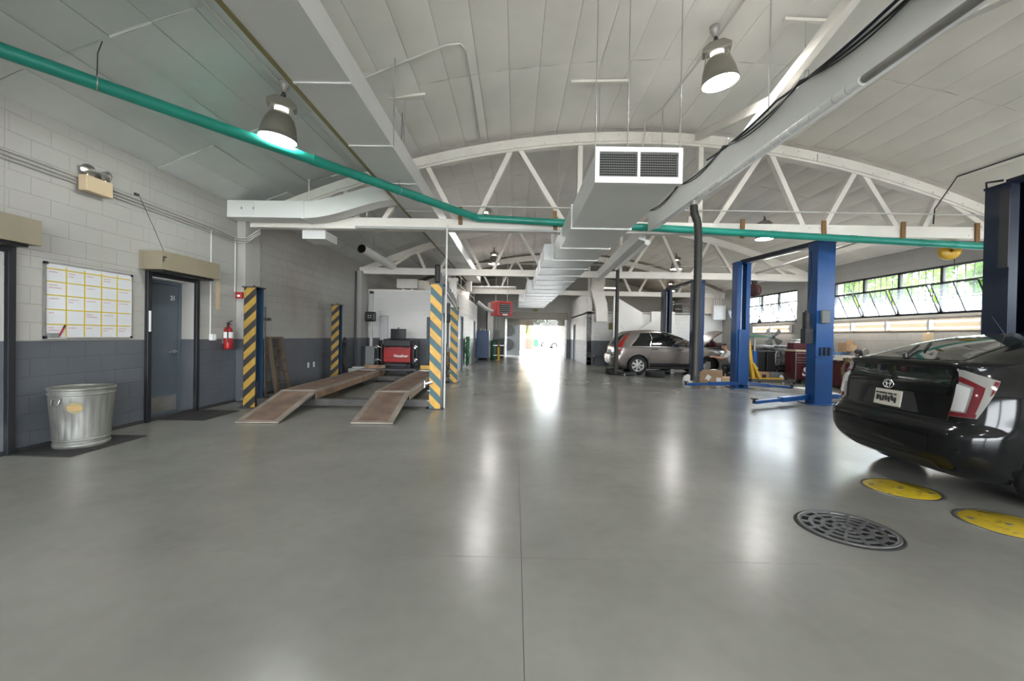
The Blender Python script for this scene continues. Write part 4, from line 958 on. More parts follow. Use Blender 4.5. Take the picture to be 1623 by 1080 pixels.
# ---- on top of the small room: ducting and rails
t = thing('roof_duct', 'white boxed duct lying on top of the small room', 'duct', (-4.2, 16.4, 2.95)); MB().box(-.45,.35,0,.6,.18,.55).build('duct_end', 'truss_paint', t, bevel=.01)
MB().bar((.35,.3,.36),(2.0,2.2,.12),.4,.34).build('duct_run', 'truss_paint', t); MB().box(-.3,-.2,.2,.4,0,.18).build('stand', 'truss_paint', t); MB().box(.05,.15,.2,.4,0,.18).build('stand', 'truss_paint', t)
t = thing('guard_rail', 'pale pipe guard rail along the top of the small room', 'rail', (-2.25, 15.4, 2.95))
for y in (0, 1.8, 3.6, 5.4, 7.2): MB().cyl((0,y,0),(0,y,.75),.02,n=8).build('rail_post', 'truss_paint', t)
for z in (.38, .74): MB().cyl((0,0,z),(0,7.3,z),.02,n=8).build('rail_tube', 'truss_paint', t)
t = thing('pipe_rack', 'cluster of pale pipes under the far trusses above the small room', 'pipe', (-3.2, 18.6, 3.48))
for k in range(5): MB().cyl((-2.0,k*.35,.02*k),(3.2,k*.35-.2,.02*k),.025,n=8).build('pipe_run', 'truss_paint' if k % 2 else 'pipe_grey', t)
for x in (-1.2, .8, 2.6): MB().cyl((x,.7,.0),(x,.7,.9),.01,n=6).build('hanger_rod', 'conduit', t)
MB().cyl((1.25,-1.2,-.33),(1.25,-1.2,.10),.12,n=12).build('riser', 'truss_paint', t)
t = thing('column_post', 'white square column rising behind the right striped posts', 'column', (-2.22, 15.05, 0)); MB().box(-.14,.10,-.10,.12,0,3.37).build('shaft', 'truss_paint', t, bevel=.01); MB().box(-.18,.14,-.13,.14,3.25,3.37).build('capital', 'truss_paint', t)

# ---- red unit heater
t = thing('unit_heater', 'red unit heater with louvres hanging near the far doorway', 'heater', (-.60, 17.6, 2.17), rad(32))
MB().box(-.36,.36,-.30,.30,0,.60).build('casing', 'red_heater', t, bevel=.03)
MB().box(-.25,.25,-.306,-.30,.10,.50).build('louvre_opening', 'black', t)
for k in range(5): MB().obox((0,-.315,.14+k*.08), (.50,.06,.012), (rad(35),0,0)).build('louvre', 'galv', t)
MB().box(-.12,.12,-.31,-.302,.02,.085).build('data_plate', 'paper', t); MB().box(.36,.45,-.1,.1,.22,.36).build('gas_valve', 'red_dark', t)
for x in (-.28, .28): MB().cyl((x,0,.60),(x,0,2.9),.01,n=6).build('hanger_rod', 'conduit_white', t)
MB().tube([(-.36,.05,.20),(-.5,.08,.20),(-.66,.15,.30),(-.95,.30,.55)], .07, n=12).build('flue_pipe', 'pipe_grey', t)
t = thing('storage_cabinet', 'tall blue steel cabinet by the far left wall', 'cabinet', (-1.82, 23.4, 0)); MB().box(-.36,.36,0,.5,.10,1.62).build('body', 'cabinet_blue', t, bevel=.008)
MB().box(.352,.362,.01,.49,.12,1.6).build('side_strip', 'white_plastic', t)
for x in (-.355, .005): d_ = MB().box(x,x+.35,-.02,-.002,.12,1.60).build('cabinet_door', 'cabinet_blue', t); MB().box(x+.16,x+.18,-.035,-.02,.8,.95).build('handle', 'dark_metal', d_)
for x in (-.30, .30): MB().box(x-.04,x+.04,.05,.45,0,.10).build('foot', 'black', t)
for k, (x, h, m_) in enumerate(((-1.95, .10, 'white_plastic'), (-1.82, .13, 'steel'), (-1.68, .11, 'white_plastic'))):
    o_ = thing('spray_can', ('left white', 'middle grey', 'right white')[k]+' spray can on top of the blue cabinet', 'can', (x, 23.6, 1.62), group='cans on the blue cabinet')
    MB().lathe([(0,0),(.035,0),(.035,h*.75),(.02,h*.88),(0,h*.88)], n=12).build('can_body', m_, o_); MB().cyl((0,0,h*.88),(0,0,h+.02),.012,n=8).build('nozzle', 'white', o_)
t = thing('drum_tank', 'dark green upright tank beside the blue cabinet', 'tank', (-1.15, 23.9, 0)); MB().lathe([(0,0),(.24,0),(.25,.03),(.25,1.0),(.20,1.08),(0,1.12)], n=24).build('tank_body', 'green_tank', t)
for z in (.35, .70): MB().lathe([(.25,z-.012),(.258,z),(.25,z+.012)], n=24).build('hoop', 'green_tank', t)
t = thing('floor_jack_stand', 'yellow upright stand with a brown head near the far doorway', 'stand', (-.92, 23.5, 0)); MB().cyl((0,0,.02),(0,0,.72),.075,n=12).build('column', 'yellow', t); MB().box(-.15,.15,-.15,.15,0,.02).build('base', 'yellow', t); MB().cyl((0,0,.72),(0,0,1.02),.05,n=10).build('screw_head', 'wood_brown', t)
b = MB(); b.box(-.3,.3,-.01,.01,.80,.83); b.box(-.3,.3,-.01,.01,.25,.28); b.build('cross_bar', 'steel', t)
t = thing('electrical_panel', 'grey switchgear and conduits on the far left wall', 'switchgear', (-1.3, 26.98, .9)); MB().box(-.55,-.15,-.18,0,.2,.9).build('panel_box', 'grey_plastic', t, bevel=.01); MB().box(-.02,.28,-.15,0,.35,.8).build('panel_box', 'grey_plastic', t, bevel=.01)
for x in (-.5, -.35, -.2, .05, .2): MB().cyl((x,-.08,.8),(x,-.08,2.4),.025,n=8).build('riser_conduit', 'conduit', t)
MB().tube([(.0,-.06,.4),(.0,-.06,-.1),(.4,-.06,-.15),(.4,-.06,1.5),(.1,-.06,1.55)], .02, n=8).build('loop_conduit', 'conduit', t)
t = thing('drain_rack', 'dark shelving between the green tank and the far doorway', 'rack', (-.95, 26.5, 0))
for x in (-.55, .2): MB().box(x,x+.05,-.2,.2,0,1.1).build('upright', 'black', t)
for z in (.2, .6, 1.05): MB().box(-.55,.25,-.2,.2,z,z+.03).build('shelf', 'black', t)
t = thing('column_post', 'pale square column in the far left corner behind the heater', 'column', (-1.55, 26.0, 0)); MB().box(-.17,.17,-.17,.17,0,3.37).build('shaft', 'truss_paint', t, bevel=.01); MB().box(-.25,-.17,-.05,.05,.3,3.0).build('cable_duct', 'black', t)
# workshop back: stair cheek, curved duct, boxes and electrics
b = MB(); b.prism([(4.55,1.2),(4.55,3.30),(4.71,3.24),(5.90,2.55),(5.92,1.99),(5.70,1.78),(5.70,1.2)], 'y', 19.75, 19.85); tag(b.build('stair_cheek', 'white_lit', None), 'white sloping stair side panel behind the silver car', 'stair panel')
b = MB(); b.prism([(5.72,1.76),(6.26,2.14),(6.26,2.60),(7.33,2.60),(7.33,0.0),(5.72,0)], 'y', 19.55, 19.75); tag(b.build('stair_block', 'white_lit'), 'white angular stair block between the stair panel and the dark lift post', 'stair block')
t = thing('drop_duct', 'white segmented duct dropping in an S curve beside the far doorway', 'duct', (3.9, 20.15, 2.12))
cz = [(0,2.2),(-.02,1.75),(-.06,1.45),(.02,1.15),(.12,.85),(.17,.5),(.17,.0)]
for k in range(len(cz)-1):
    (x0, z0), (x1, z1) = cz[k], cz[k+1]; w0 = .30-.006*k; w1 = .30-.006*(k+1)
    b = MB(); b.grid([[(x0-w0,-.16,z0),(x0+w0,-.16,z0),(x0+w0,.16,z0),(x0-w0,.16,z0)],[(x1-w1,-.16,z1+.012),(x1+w1,-.16,z1+.012),(x1+w1,.16,z1+.012),(x1-w1,.16,z1+.012)]], closed=True, sm=False); s_ = b.build('duct_section', 'truss_paint', t)
    MB().box(x1-w1-.012,x1+w1+.012,-.172,.172,z1-.008,z1+.014).build('joint_flange', 'truss_paint', s_)
t = thing('junction_cabinet', 'pale grey electrical cabinet with four bent conduits above', 'electrical cabinet', (9.72, 20.42, 2.30)); MB().box(-.31,.28,-.22,0,0,.68).build('box', 'duct_paint', t, bevel=.008); MB().box(-.29,.26,-.232,-.22,.02,.66).build('cabinet_door', 'duct_paint', t)
for k in range(4):
    x = -.22+k*.10; r = .18+.03*k; zt = 1.28+.03*k
    MB().tube([(x,-.1,.68),(x,-.1,zt-.15),(x-.05,-.1,zt-.04),(x-.16,-.1,zt),(x-.5,-.12,zt+.04),(x-1.2,-.2,zt+.12)], .026, n=8).build('conduit', 'conduit_white', t)
tag(MB().box(-.10,.10,-.02,0,0,.33).build('notice_plate', 'olive', None, (4.62, 20.6, 1.75)), 'small olive plate on the white wall left of the silver car', 'sign')
t = thing('work_stool', 'small dark bench at the foot of the blue-grey back wall', 'bench', (4.05, 20.1, 0)); MB().box(-.32,.30,-.18,.18,.44,.50).build('seat', 'dark_metal', t, bevel=.01)
for x in (-.28, .25):
    for y in (-.14, .14): MB().cyl((x,y,0),(x,y,.44),.016,n=8).build('leg', 'dark_metal', t)
for k, (x, w, h, d_, m_, lb) in enumerate(((7.95, .30, .42, .3, 'black', 'black shelf unit on the mezzanine behind the dark post'), (8.30, .34, .30, .3, 'grey_plastic', 'grey carton on the mezzanine edge'), (8.62, .22, .42, .3, 'cardboard', 'narrow brown carton on the mezzanine'), (9.05, .34, .34, .3, 'cardboard', 'wide brown carton on the mezzanine near the conduits'), (9.10, .22, .22, .25, 'olive', 'small olive carton on top of the mezzanine pile'))):
    z = 2.62 if k < 4 else 2.96
    o_ = thing('storage_box', lb, 'box', (x, 20.9, z), rad(random.uniform(-6, 6)), 'cartons on the mezzanine'); MB().box(-w/2,w/2,-d_/2,d_/2,0,h).build('carton', m_, o_, bevel=.004); MB().box(-w/2,w/2,-d_/2-.002,-d_/2,h*.45,h*.5).build('tape', 'beige_light', o_)
t = thing('shelf_board', 'dark shelf board with odds and ends on the mezzanine', 'shelf', (8.45, 21.3, 2.62)); MB().box(-.8,.5,-.2,.2,.50,.53).build('board', 'black', t)
for x in (-.75, .45): MB().box(x-.02,x+.02,-.2,.2,0,.50).build('bracket', 'black', t)
# ================================================================ TWO-POST LIFTS
def lift_post(t, x, y, face, mat, h, arms, plate=True, carriage=.75):
    """face=+1: channel opens to +y, -1: opens to -y"""
    p = bpy.data.objects.new('post', None); COL.objects.link(p); p.parent = t; p.location = (x, y, 0)
    f = face; w = .185; d = .15
    b = MB(); y0, y1 = sorted((-d*f, -(d-.03)*f)); b.box(-w,w,y0,y1,.02,h)
    for s in (-1, 1):
        ya, yb = sorted((-(d-.03)*f, d*f)); b.box(min(s*w,s*(w-.025)),max(s*w,s*(w-.025)),ya,yb,.02,h)
        ya, yb = sorted(((d-.025)*f, d*f)); b.box(min(s*(w-.025),s*.07),max(s*(w-.025),s*.07),ya,yb,.02,h)
    b.build('column', mat, p)
    MB().box(-.30,.30,-.24,.24,0,.02).build('base_plate', mat, p, bevel=.004)
    b = MB(); ya, yb = sorted((.02*f, (d+.06)*f)); b.box(-.13,.13,ya,yb,.10,carriage+.1); b.build('carriage', 'lift_blue' if mat == 'lift_blue' else mat, p, bevel=.01)
    b = MB(); b.cyl((.0,.03*f,carriage),(.0,.03*f,h-.05),.02,n=8); b.build('screw_shaft', 'steel', p)
    b = MB(); b.box(-w-.01,w+.01,-d-.01,d+.01,h,h+.03); b.build('top_plate', mat, p)
    for ax, ay in arms:
        # telescoping swing arm lying just above the floor
        a0 = Vector((-.1 if ax < 0 else .1, .12*f, .14)); a1 = Vector((ax, ay, .10)); m_ = a0.lerp(a1, .55)
        ar = MB().bar(a0, m_, .13, .10).build('swing_arm', mat, p, bevel=.006)
        MB().bar(a0.lerp(a1,.5), a1, .085, .06).build('arm_extension', mat, ar)
        b = MB(); b.cyl(a1+Vector((0,0,-.02)), a1+Vector((0,0,.06)), .028, n=10); b.cyl(a1+Vector((0,0,.06)), a1+Vector((0,0,.08)), .065, n=14); b.build('lift_pad', 'rubber', ar)
        b = MB(); b.cyl((a0.x,a0.y,.07),(a0.x,a0.y,.24),.05,n=12); b.build('arm_pivot', mat, ar)
    return p
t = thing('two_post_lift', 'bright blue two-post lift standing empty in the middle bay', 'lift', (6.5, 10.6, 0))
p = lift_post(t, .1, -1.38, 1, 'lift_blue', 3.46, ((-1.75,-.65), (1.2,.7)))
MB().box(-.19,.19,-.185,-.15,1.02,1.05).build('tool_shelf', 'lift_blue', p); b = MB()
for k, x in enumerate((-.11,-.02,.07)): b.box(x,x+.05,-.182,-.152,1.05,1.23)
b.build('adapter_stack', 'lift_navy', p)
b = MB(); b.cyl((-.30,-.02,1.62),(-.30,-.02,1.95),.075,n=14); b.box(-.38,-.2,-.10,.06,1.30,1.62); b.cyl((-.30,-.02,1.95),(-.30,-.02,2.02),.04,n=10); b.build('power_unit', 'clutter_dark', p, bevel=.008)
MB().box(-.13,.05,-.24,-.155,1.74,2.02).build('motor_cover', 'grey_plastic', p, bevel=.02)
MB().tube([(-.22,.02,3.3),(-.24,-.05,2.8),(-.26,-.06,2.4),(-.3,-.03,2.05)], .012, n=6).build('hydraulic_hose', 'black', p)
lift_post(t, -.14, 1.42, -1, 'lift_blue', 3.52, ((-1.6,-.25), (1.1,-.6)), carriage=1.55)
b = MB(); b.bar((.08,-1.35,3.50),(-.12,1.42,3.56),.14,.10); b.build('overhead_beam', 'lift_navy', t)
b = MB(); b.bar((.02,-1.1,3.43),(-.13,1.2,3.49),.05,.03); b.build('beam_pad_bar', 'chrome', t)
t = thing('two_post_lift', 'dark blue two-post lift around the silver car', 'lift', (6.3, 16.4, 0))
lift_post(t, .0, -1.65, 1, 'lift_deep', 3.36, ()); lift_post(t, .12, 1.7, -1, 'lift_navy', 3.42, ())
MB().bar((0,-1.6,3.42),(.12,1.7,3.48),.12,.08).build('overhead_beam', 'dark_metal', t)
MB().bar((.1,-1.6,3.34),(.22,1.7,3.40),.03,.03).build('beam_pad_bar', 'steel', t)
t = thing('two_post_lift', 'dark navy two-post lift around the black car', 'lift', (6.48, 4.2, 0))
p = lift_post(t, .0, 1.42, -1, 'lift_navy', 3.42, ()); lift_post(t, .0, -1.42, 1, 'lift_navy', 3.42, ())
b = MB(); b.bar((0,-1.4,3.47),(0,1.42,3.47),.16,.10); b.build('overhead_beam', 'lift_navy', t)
MB().box(-.20,-.186,-.15,-.04,2.35,3.35).build('side_guard', 'dark_metal', p)
MB().tube([(-.15,.16,3.42),(-.12,.2,3.55),(0,.1,3.55)], .015, n=6).build('hydraulic_hose', 'black', p)

# ================================================================ WORKSHOP BENCHES AND TOOLS
def tubes(n_, y0, label):
    t = thing('tube_light', label, 'light', (WR, y0, 1.72), group='wall tube lights')
    MB().box(-.05,-.002,0,1.16,-.06,.22).build('fitting', 'fitting_beige', t)
    for z in (0, .155): MB().cyl((-.13,.03,z),(-.13,1.13,z),.017,n=10).build('tube', 'fluor', t)
    for y in (.0, 1.13): MB().box(-.15,-.05,y,y+.03,-.04,.20).build('end_holder', 'white_plastic', t)
for k in range(4): tubes(4, 9.05+k*1.17, ('nearest', 'second', 'third', 'farthest')[k]+' of the four tube lights under the nearer window')
tubes(2, 15.35, 'nearer of the two tube lights under the farther window'); tubes(2, 16.55, 'farther of the two tube lights under the farther window')
t = thing('tube_light', 'tube light above the mezzanine stairs', 'light', (4.6, 21.6, 3.9)); MB().box(-.6,.6,-.06,.06,0,.05).build('fitting', 'white', t); MB().cyl((-.58,0,-.02),(.58,0,-.02),.019,n=10).build('tube', 'fluor', t)
for x in (-.4, .4): MB().cyl((x,0,.05),(x,0,roof_z(4.6+x)-3.93),.006,n=6).build('hanger_rod', 'conduit', t)
# benches along the wall
def bench(name, label, y0, y1, h, mbody, mtop, depth=.62):
    t = thing(name, label, 'workbench', (WR-.04, y0, 0)); w = y1-y0
    MB().box(-depth+.05,0,.03,w-.03,.06,h-.05).build('body', mbody, t, bevel=.005)
    n = max(2, int(w/.6))
    for k in range(n):
        a, c = .05+(w-.1)*k/n, .05+(w-.1)*(k+1)/n
        d_ = MB().box(-depth+.035,-depth+.05,a+.008,c-.008,.10,h-.26).build('cabinet_door', mbody, t); MB().box(-depth+.02,-depth+.035,c-.06,c-.04,h-.42,h-.30).build('handle', 'steel', d_)
        d_ = MB().box(-depth+.035,-depth+.05,a+.008,c-.008,h-.24,h-.07).build('drawer', mbody, t); MB().box(-depth+.02,-depth+.035,(a+c)/2-.05,(a+c)/2+.05,h-.17,h-.155).build('handle', 'steel', d_)
    MB().box(-depth-.02,0,0,w,h-.05,h).build('worktop', mtop, t, bevel=.005)
    MB().box(-depth+.1,-.05,.05,w-.05,0,.06).build('plinth', 'black', t)
bench('workbench', 'dark red workbench with cloth covered top under the nearer window', 11.3, 13.42, .95, 'red_dark', 'cloth_white')
bench('workbench', 'black workbench under the farther window behind the engine', 15.35, 17.8, .92, 'clutter_dark', 'clutter_dark')
bench('workbench', 'dark workbench behind the black car', 8.6, 11.2, .95, 'clutter_dark', 'dark_metal')
b = MB(); b.prism([(-.40,.0),(.02,.0),(.02,.015),(-.40,.015)], 'y', -.6, .6); b.prism([(-.41,-.13),(-.40,-.13),(-.40,.015),(-.41,.015)], 'y', -.58, .6); tag(b.build('drop_cloth', 'cloth_white', None, (9.75, 12.7, .95)), 'pale cloth spread over the red workbench', 'cloth')
tag(MB().box(-.22,.22,-.42,.42,0,.09).build('parts_tray', 'blue_tray', None, (9.62, 12.9, .966), bevel=.01), 'long blue plastic parts tray on the red workbench', 'tray')
t = thing('cardboard_box', 'tilted open brown carton standing on the blue tray', 'box', (9.72, 12.55, 1.056), rad(8))
MB().box(-.13,.13,-.18,.10,.0,.28).build('carton', 'cardboard', t, bevel=.004); MB().box(-.13,.10,-.30,-.19,.04,.22).build('side_flap', 'cardboard_pale', t); MB().box(-.13,.12,-.18,-.17,.28,.34).build('top_flap', 'cardboard', t)
t = thing('bench_grinder', 'grey bench grinder at the near end of the red workbench', 'grinder', (9.55, 11.75, .95))
MB().box(-.09,.09,-.08,.08,0,.04).build('base', 'dark_metal', t); MB().cyl((0,-.13,.14),(0,.13,.14),.065,n=14).build('motor', 'clutter_dark', t)
for s in (-1, 1): MB().cyl((0,s*.14,.14),(0,s*.18,.14),.085,n=16).build('wheel', 'steel', t)
MB().box(-.03,.03,-.04,.04,.04,.09).build('pedestal', 'dark_metal', t)
t = thing('rag_pile', 'dark crumpled rags on the blue tray', 'rags', (9.6, 13.05, 1.056))
rows = [[((.16+.03*math.sin(a*3))*math.cos(a)*u, (.20+.04*math.cos(a*2))*math.sin(a)*u, (.10+.02*math.sin(a*4))*(1-u**2)**.5 if u < 1 else 0) for a in [i*2*PI/18 for i in range(18)]] for u in (1,.85,.6,.3,.05)]
MB().grid(rows, closed=True).build('rag', 'clutter_dark', t); MB().lathe([(0,.12),(.05,.11),(.06,.08)], (.05,-.08,0), n=10).build('rag_knot', 'clutter_dark', t)
t = thing('socket_rack', 'black rack of white topped sockets on the bench behind the black car', 'rack', (9.80, 10.6, .95)); MB().box(-.05,.05,-.6,.6,0,.22).build('tray', 'black', t, bevel=.005)
for k in range(6): MB().lathe([(0,.29),(.028,.28),(.03,.22)], (-.02,-.5+k*.14,0), n=10).build('socket', 'white_plastic', t)
def jug(label, loc, s=1., m_='white_plastic'):
    t = thing('jug', label, 'jug', loc, group='white jugs'); MB().lathe([(0,0),(.085*s,0),(.09*s,.02*s),(.09*s,.17*s),(.035*s,.25*s),(.03*s,.27*s),(0,.27*s)], n=14).build('jug_body', m_, t); MB().cyl((0,0,.27*s),(0,0,.30*s),.032*s,n=10).build('cap', 'beige_light', t)
    MB().tube([(.06*s,0,.23*s),(.10*s,0,.22*s),(.10*s,0,.15*s),(.085*s,0,.12*s)], .012*s, n=6).build('handle', m_, t)
jug('white pointed jug on the bench, just above the black car', (9.75, 9.85, .95)); jug('white pointed jug on the floor below the engine', (8.84, 14.08, .0), .8)
t = thing('notice_sheet', 'pale paper sheet taped to the wall above the black car', 'notice', (WR-.002, 10.35, 1.28)); MB().box(-.004,0,-.14,.14,0,.34).build('sheet', 'beige_light', t); MB().box(-.006,-.004,-.03,.03,.31,.35).build('tape', 'paper', t)
t = thing('hose_coil', 'tan air hose coiled on the front of the red workbench', 'hose', (9.22, 11.75, 0)); rnd = random.Random(9)
for k in range(6):
    r = .15+.015*k; MB().tube([(rnd.uniform(-.05,.03), r*.9*math.cos(a)+rnd.uniform(-.004,.004), .58+r*1.5*math.sin(a)) for a in [i*2*PI/20 for i in range(21)]], .013, n=6).build('hose_loop', 'hose_tan', t)
MB().tube([(0,.16,.55),(-.05,.30,.25),(-.1,.36,.02),(-.1,.1,.015),(-.08,-.3,.015)], .012, n=6).build('hose_tail', 'hose_dark', t)
MB().cyl((.0,0,.80),(.12,0,.80),.02,n=8).build('hook', 'steel', t)
# tool chest with the white S
t = thing('tool_chest', 'maroon roller tool chest with a white S on its side', 'tool chest', (9.18, 13.7, 0), rad(0))
MB().box(-.26,.26,-.20,.34,.13,1.02).build('carcass', 'red_dark', t, bevel=.008)
MB().box(-.275,.275,-.215,.35,1.02,1.08).build('top_tray', 'beige', t, bevel=.006)
for k, (z0, z1) in enumerate(((.62,.68),(.70,.76),(.78,.84),(.86,.98))):
    d_ = MB().box(-.23,.23,-.215,-.20,z0,z1).build('drawer', 'red_dark', t); MB().box(-.22,.22,-.228,-.215,z1-.018,z1).build('drawer_pull', 'steel', d_)
MB().box(-.24,.24,-.212,-.20,.15,.60).build('door_panel', 'red_dark', t)
text_mesh('S', 'lettering', 'white', t, (.02, -.2145, .38), (rad(90), 0, 0), .38, .002, shear=.25, bold=.012)
for x in (-.27, .245): MB().box(x,x+.025,-.218,-.20,.13,1.0).build('corner_trim', 'steel', t)
for x in (-.2, .2):
    for y in (-.14, .28): MB().cyl((x-.02,y,.065),(x+.02,y,.065),.065,n=14).build('caster', 'rubber', t); 
for x in (-.2, .2): MB().box(x-.03,x+.03,-.16,.30,.10,.13).build('caster_plate', 'steel', t)
t = thing('tool_chest', 'small dark red top chest on the maroon roller chest', 'tool chest', (9.2, 13.8, 1.08)); MB().box(-.24,.22,-.14,.2,0,.20).build('carcass', 'red_dark', t, bevel=.006); MB().box(-.235,.215,-.15,-.14,.06,.14).build('drawer', 'red_dark', t); MB().box(-.24,.22,-.145,.205,.20,.22).build('lid', 'red_dark', t, bevel=.006)
t = thing('parts_stack', 'pile of pale manuals on the small red top chest', 'books', (9.2, 13.8, 1.30))
for k in range(3): MB().obox((random.uniform(-.02,.02),0,.02+k*.04), (.36-.03*k,.26,.036), (0,0,rad(random.uniform(-8,8)))).build('manual', ('paper','grey_plastic','paper')[k], t)
# hanging clutter on the pilaster
t = thing('tool_board', 'board of dark belts and tools hung on the pilaster behind the blue post', 'tool board', (9.86, 14.35, 1.35)); MB().box(-.015,0,-.26,.26,.0,1.0).build('board', 'clutter_dark', t); rnd = random.Random(2)
for k in range(10):
    y, z, r = rnd.uniform(-.2,.2), rnd.uniform(.25,.85), rnd.uniform(.05,.11); MB().tube([(-.03-.01*k/10, y+r*.7*math.cos(a), z+r*1.5*math.sin(a)) for a in [i*2*PI/16 for i in range(17)]], .010, n=5).build('belt', rnd.choice(('black','clutter_dark','olive')), t)
MB().box(-.06,-.015,-.12,.05,.78,1.0).build('yellow_case', 'olive', t)
# engine on its stand
t = thing('engine', 'bare silver engine block held on a stand', 'engine', (9.28, 14.78, 0))
MB().box(-.28,.28,-.22,.22,.78,1.10).build('cylinder_block', 'engine', t, bevel=.03); MB().box(-.26,.26,-.18,.20,1.10,1.20).build('cylinder_head', 'engine', t, bevel=.03)
MB().box(-.24,.24,-.20,.20,.50,.78).build('crankcase', 'engine', t, bevel=.04); MB().box(-.2,.2,-.16,.16,.34,.50).build('oil_pan', 'clutter_dark', t, bevel=.03)
for x, z, r in ((-.14,.70,.08),(.12,.66,.10),(.16,.90,.06),(-.12,.95,.07),(.0,.55,.05)): MB().cyl((x,-.27,z),(x,-.20,z),r,n=16).build('pulley', 'engine', t)
MB().tube([(-.28,-.2,1.0),(-.34,-.2,.9),(-.34,-.2,.6),(-.25,-.2,.5)], .03, n=8).build('coolant_pipe', 'steel', t)
MB().tube([(.28,-.2,1.1),(.33,-.2,.95),(.33,-.2,.55),(.2,-.2,.45)], .025, n=8).build('coolant_pipe', 'steel', t)
b = MB(); b.box(-.03,.03,.15,.25,.05,.9); b.box(-.35,.35,.1,.2,.03,.08); b.box(-.03,.03,-.4,.3,.03,.08); b.build('engine_stand', 'dark_metal', t)
for x, y in ((-.33,.15),(.33,.15),(0,-.38)): MB().cyl((x-.015,y,.03),(x+.015,y,.03),.03,n=10).build('caster', 'rubber', t)
t = thing('parts_pan', 'shallow grey drain pan under the engine', 'pan', (8.60, 14.0, .0)); MB().lathe([(0,.01),(.11,.01),(.14,.14),(.145,.14),(.115,0),(0,0)], n=24).build('pan_body', 'grey_plastic', t); MB().box(-.15,.15,-.02,.02,.125,.145).build('handle_bar', 'grey_plastic', t)
t = thing('pedestal_fan', 'brown bladed workshop fan in front of the farther tube lights', 'fan', (9.45, 15.62, .92))
MB().cyl((0,.05,.02),(0,.05,.42),.02,n=8).build('stem', 'dark_metal', t); MB().lathe([(0,0),(.16,0),(.16,.02),(0,.03)], (0,.05,0), n=16).build('base', 'dark_metal', t); MB().cyl((0,.1,.56),(0,-.06,.56),.06,n=14).build('motor', 'dark_metal', t)
for k in range(4):
    a = rad(45+90*k); r_ = [(0,-.07,0)]
    def Q(r, w, dy): return (r*math.cos(a)-w*math.sin(a), -.06+dy, .56+r*math.sin(a)+w*math.cos(a))
    MB().add([Q(.05,-.03,.01),Q(.05,.03,-.01),Q(.33,.13,-.04),Q(.36,0,0),Q(.33,-.10,.04),Q(.05,-.03,.016),Q(.05,.03,-.004),Q(.33,.13,-.034),Q(.36,0,.006),Q(.33,-.10,.046)], [(0,1,2,3,4),(9,8,7,6,5),(0,5,6,1),(1,6,7,2),(2,7,8,3),(3,8,9,4),(4,9,5,0)]).build('blade', 'wood_brown' if False else 'grey_plastic', t)
MB().cyl((0,-.09,.56),(0,-.05,.56),.035,n=12).build('hub', 'dark_metal', t)
# yellow engine crane
t = thing('engine_crane', 'yellow engine crane on a low wheeled base beside the blue lift', 'crane', (7.68, 13.45, 0))
MB().bar((-.32,.0,1.36),(-.12,.0,.10),.10,.12,up=(0,1,0)).build('mast', 'yellow', t, bevel=.008)
MB().bar((-.16,-.05,.62),(.06,-.05,.14),.07,.08,up=(0,1,0)).build('brace', 'yellow', t)
MB().cyl((-.25,.06,.8),(.05,.06,.45),.03,n=10).build('hydraulic_ram', 'steel', t); MB().cyl((-.33,0,1.36),(-.31,0,1.46),.03,n=8).build('boom_pin', 'black', t)
for y0, y1 in ((-.12,-.32),(.12,.35)): MB().bar((-.35,y0,.11),(1.0,y1,.11),.07,.07).build('base_leg', 'crossbeam' if y0 < 0 else 'yellow', t)
MB().bar((-.30,-.3,.12),(-.30,.35,.12),.08,.08).build('base_cross', 'crossbeam', t)
for x, y in ((-.32,-.28),(-.32,.32),(.97,-.32),(.97,.35),(.0,-.16)):
    MB().cyl((x-.02,y,.05),(x+.02,y,.05),.05,n=12).build('caster', 'rubber', t); MB().box(x-.02,x+.02,y-.02,y+.02,.05,.10).build('caster_fork', 'steel', t)
t = thing('canopy_stand', 'low stand with a flat pyramid shaped green-grey top', 'stand', (8.0, 14.2, 0))
MB().cyl((0,0,.03),(0,0,1.50),.03,n=10).build('pole', 'steel', t); b = MB(); b.add([(-.42,-.3,1.48),(.42,-.3,1.48),(.42,.3,1.48),(-.42,.3,1.48),(0,0,1.58),(-.42,-.3,1.45),(.42,-.3,1.45),(.42,.3,1.45),(-.42,.3,1.45)], [(0,1,4),(1,2,4),(2,3,4),(3,0,4),(5,8,7,6),(0,5,6,1),(1,6,7,2),(2,7,8,3),(3,8,5,0)]); b.build('top', 'green_tank', t)
MB().box(-.14,.14,-.14,.14,0,.03).build('base', 'dark_metal', t); MB().box(-.06,.06,-.06,.06,.35,1.0).build('sleeve', 'lift_blue', t)
# black parts bins with scrap on top
for k, (x, w, lb) in enumerate(((8.42, .28, 'left black plastic bin below the scrap pile'), (8.74, .28, 'right black plastic bin below the scrap pile'))):
    t = thing('parts_bin', lb, 'bin', (x, 14.75, 0), group='black parts bins'); MB().box(-w/2,w/2,-.25,.25,.02,.98).build('bin_body', 'black', t, bevel=.02); MB().box(-w/2-.012,w/2+.012,-.262,.262,.93,.98).build('rim', 'black', t, bevel=.006)
t = thing('scrap_pile', 'heap of dark bumper and trim parts on the black bins', 'scrap', (8.56, 14.75, .98)); rnd = random.Random(8)
for k in range(11):
    a = rnd.uniform(-.4,.4); MB().tube([(rnd.uniform(-.45,-.25),rnd.uniform(-.2,.1),.03+.015*k),(rnd.uniform(-.1,.1),rnd.uniform(-.25,.1),.06+.014*k),(rnd.uniform(.2,.5),rnd.uniform(-.2,.1),.03+.012*k)], rnd.uniform(.015,.035), n=6).build('trim_piece', rnd.choice(('clutter_dark','black','grey_plastic','steel')), t)
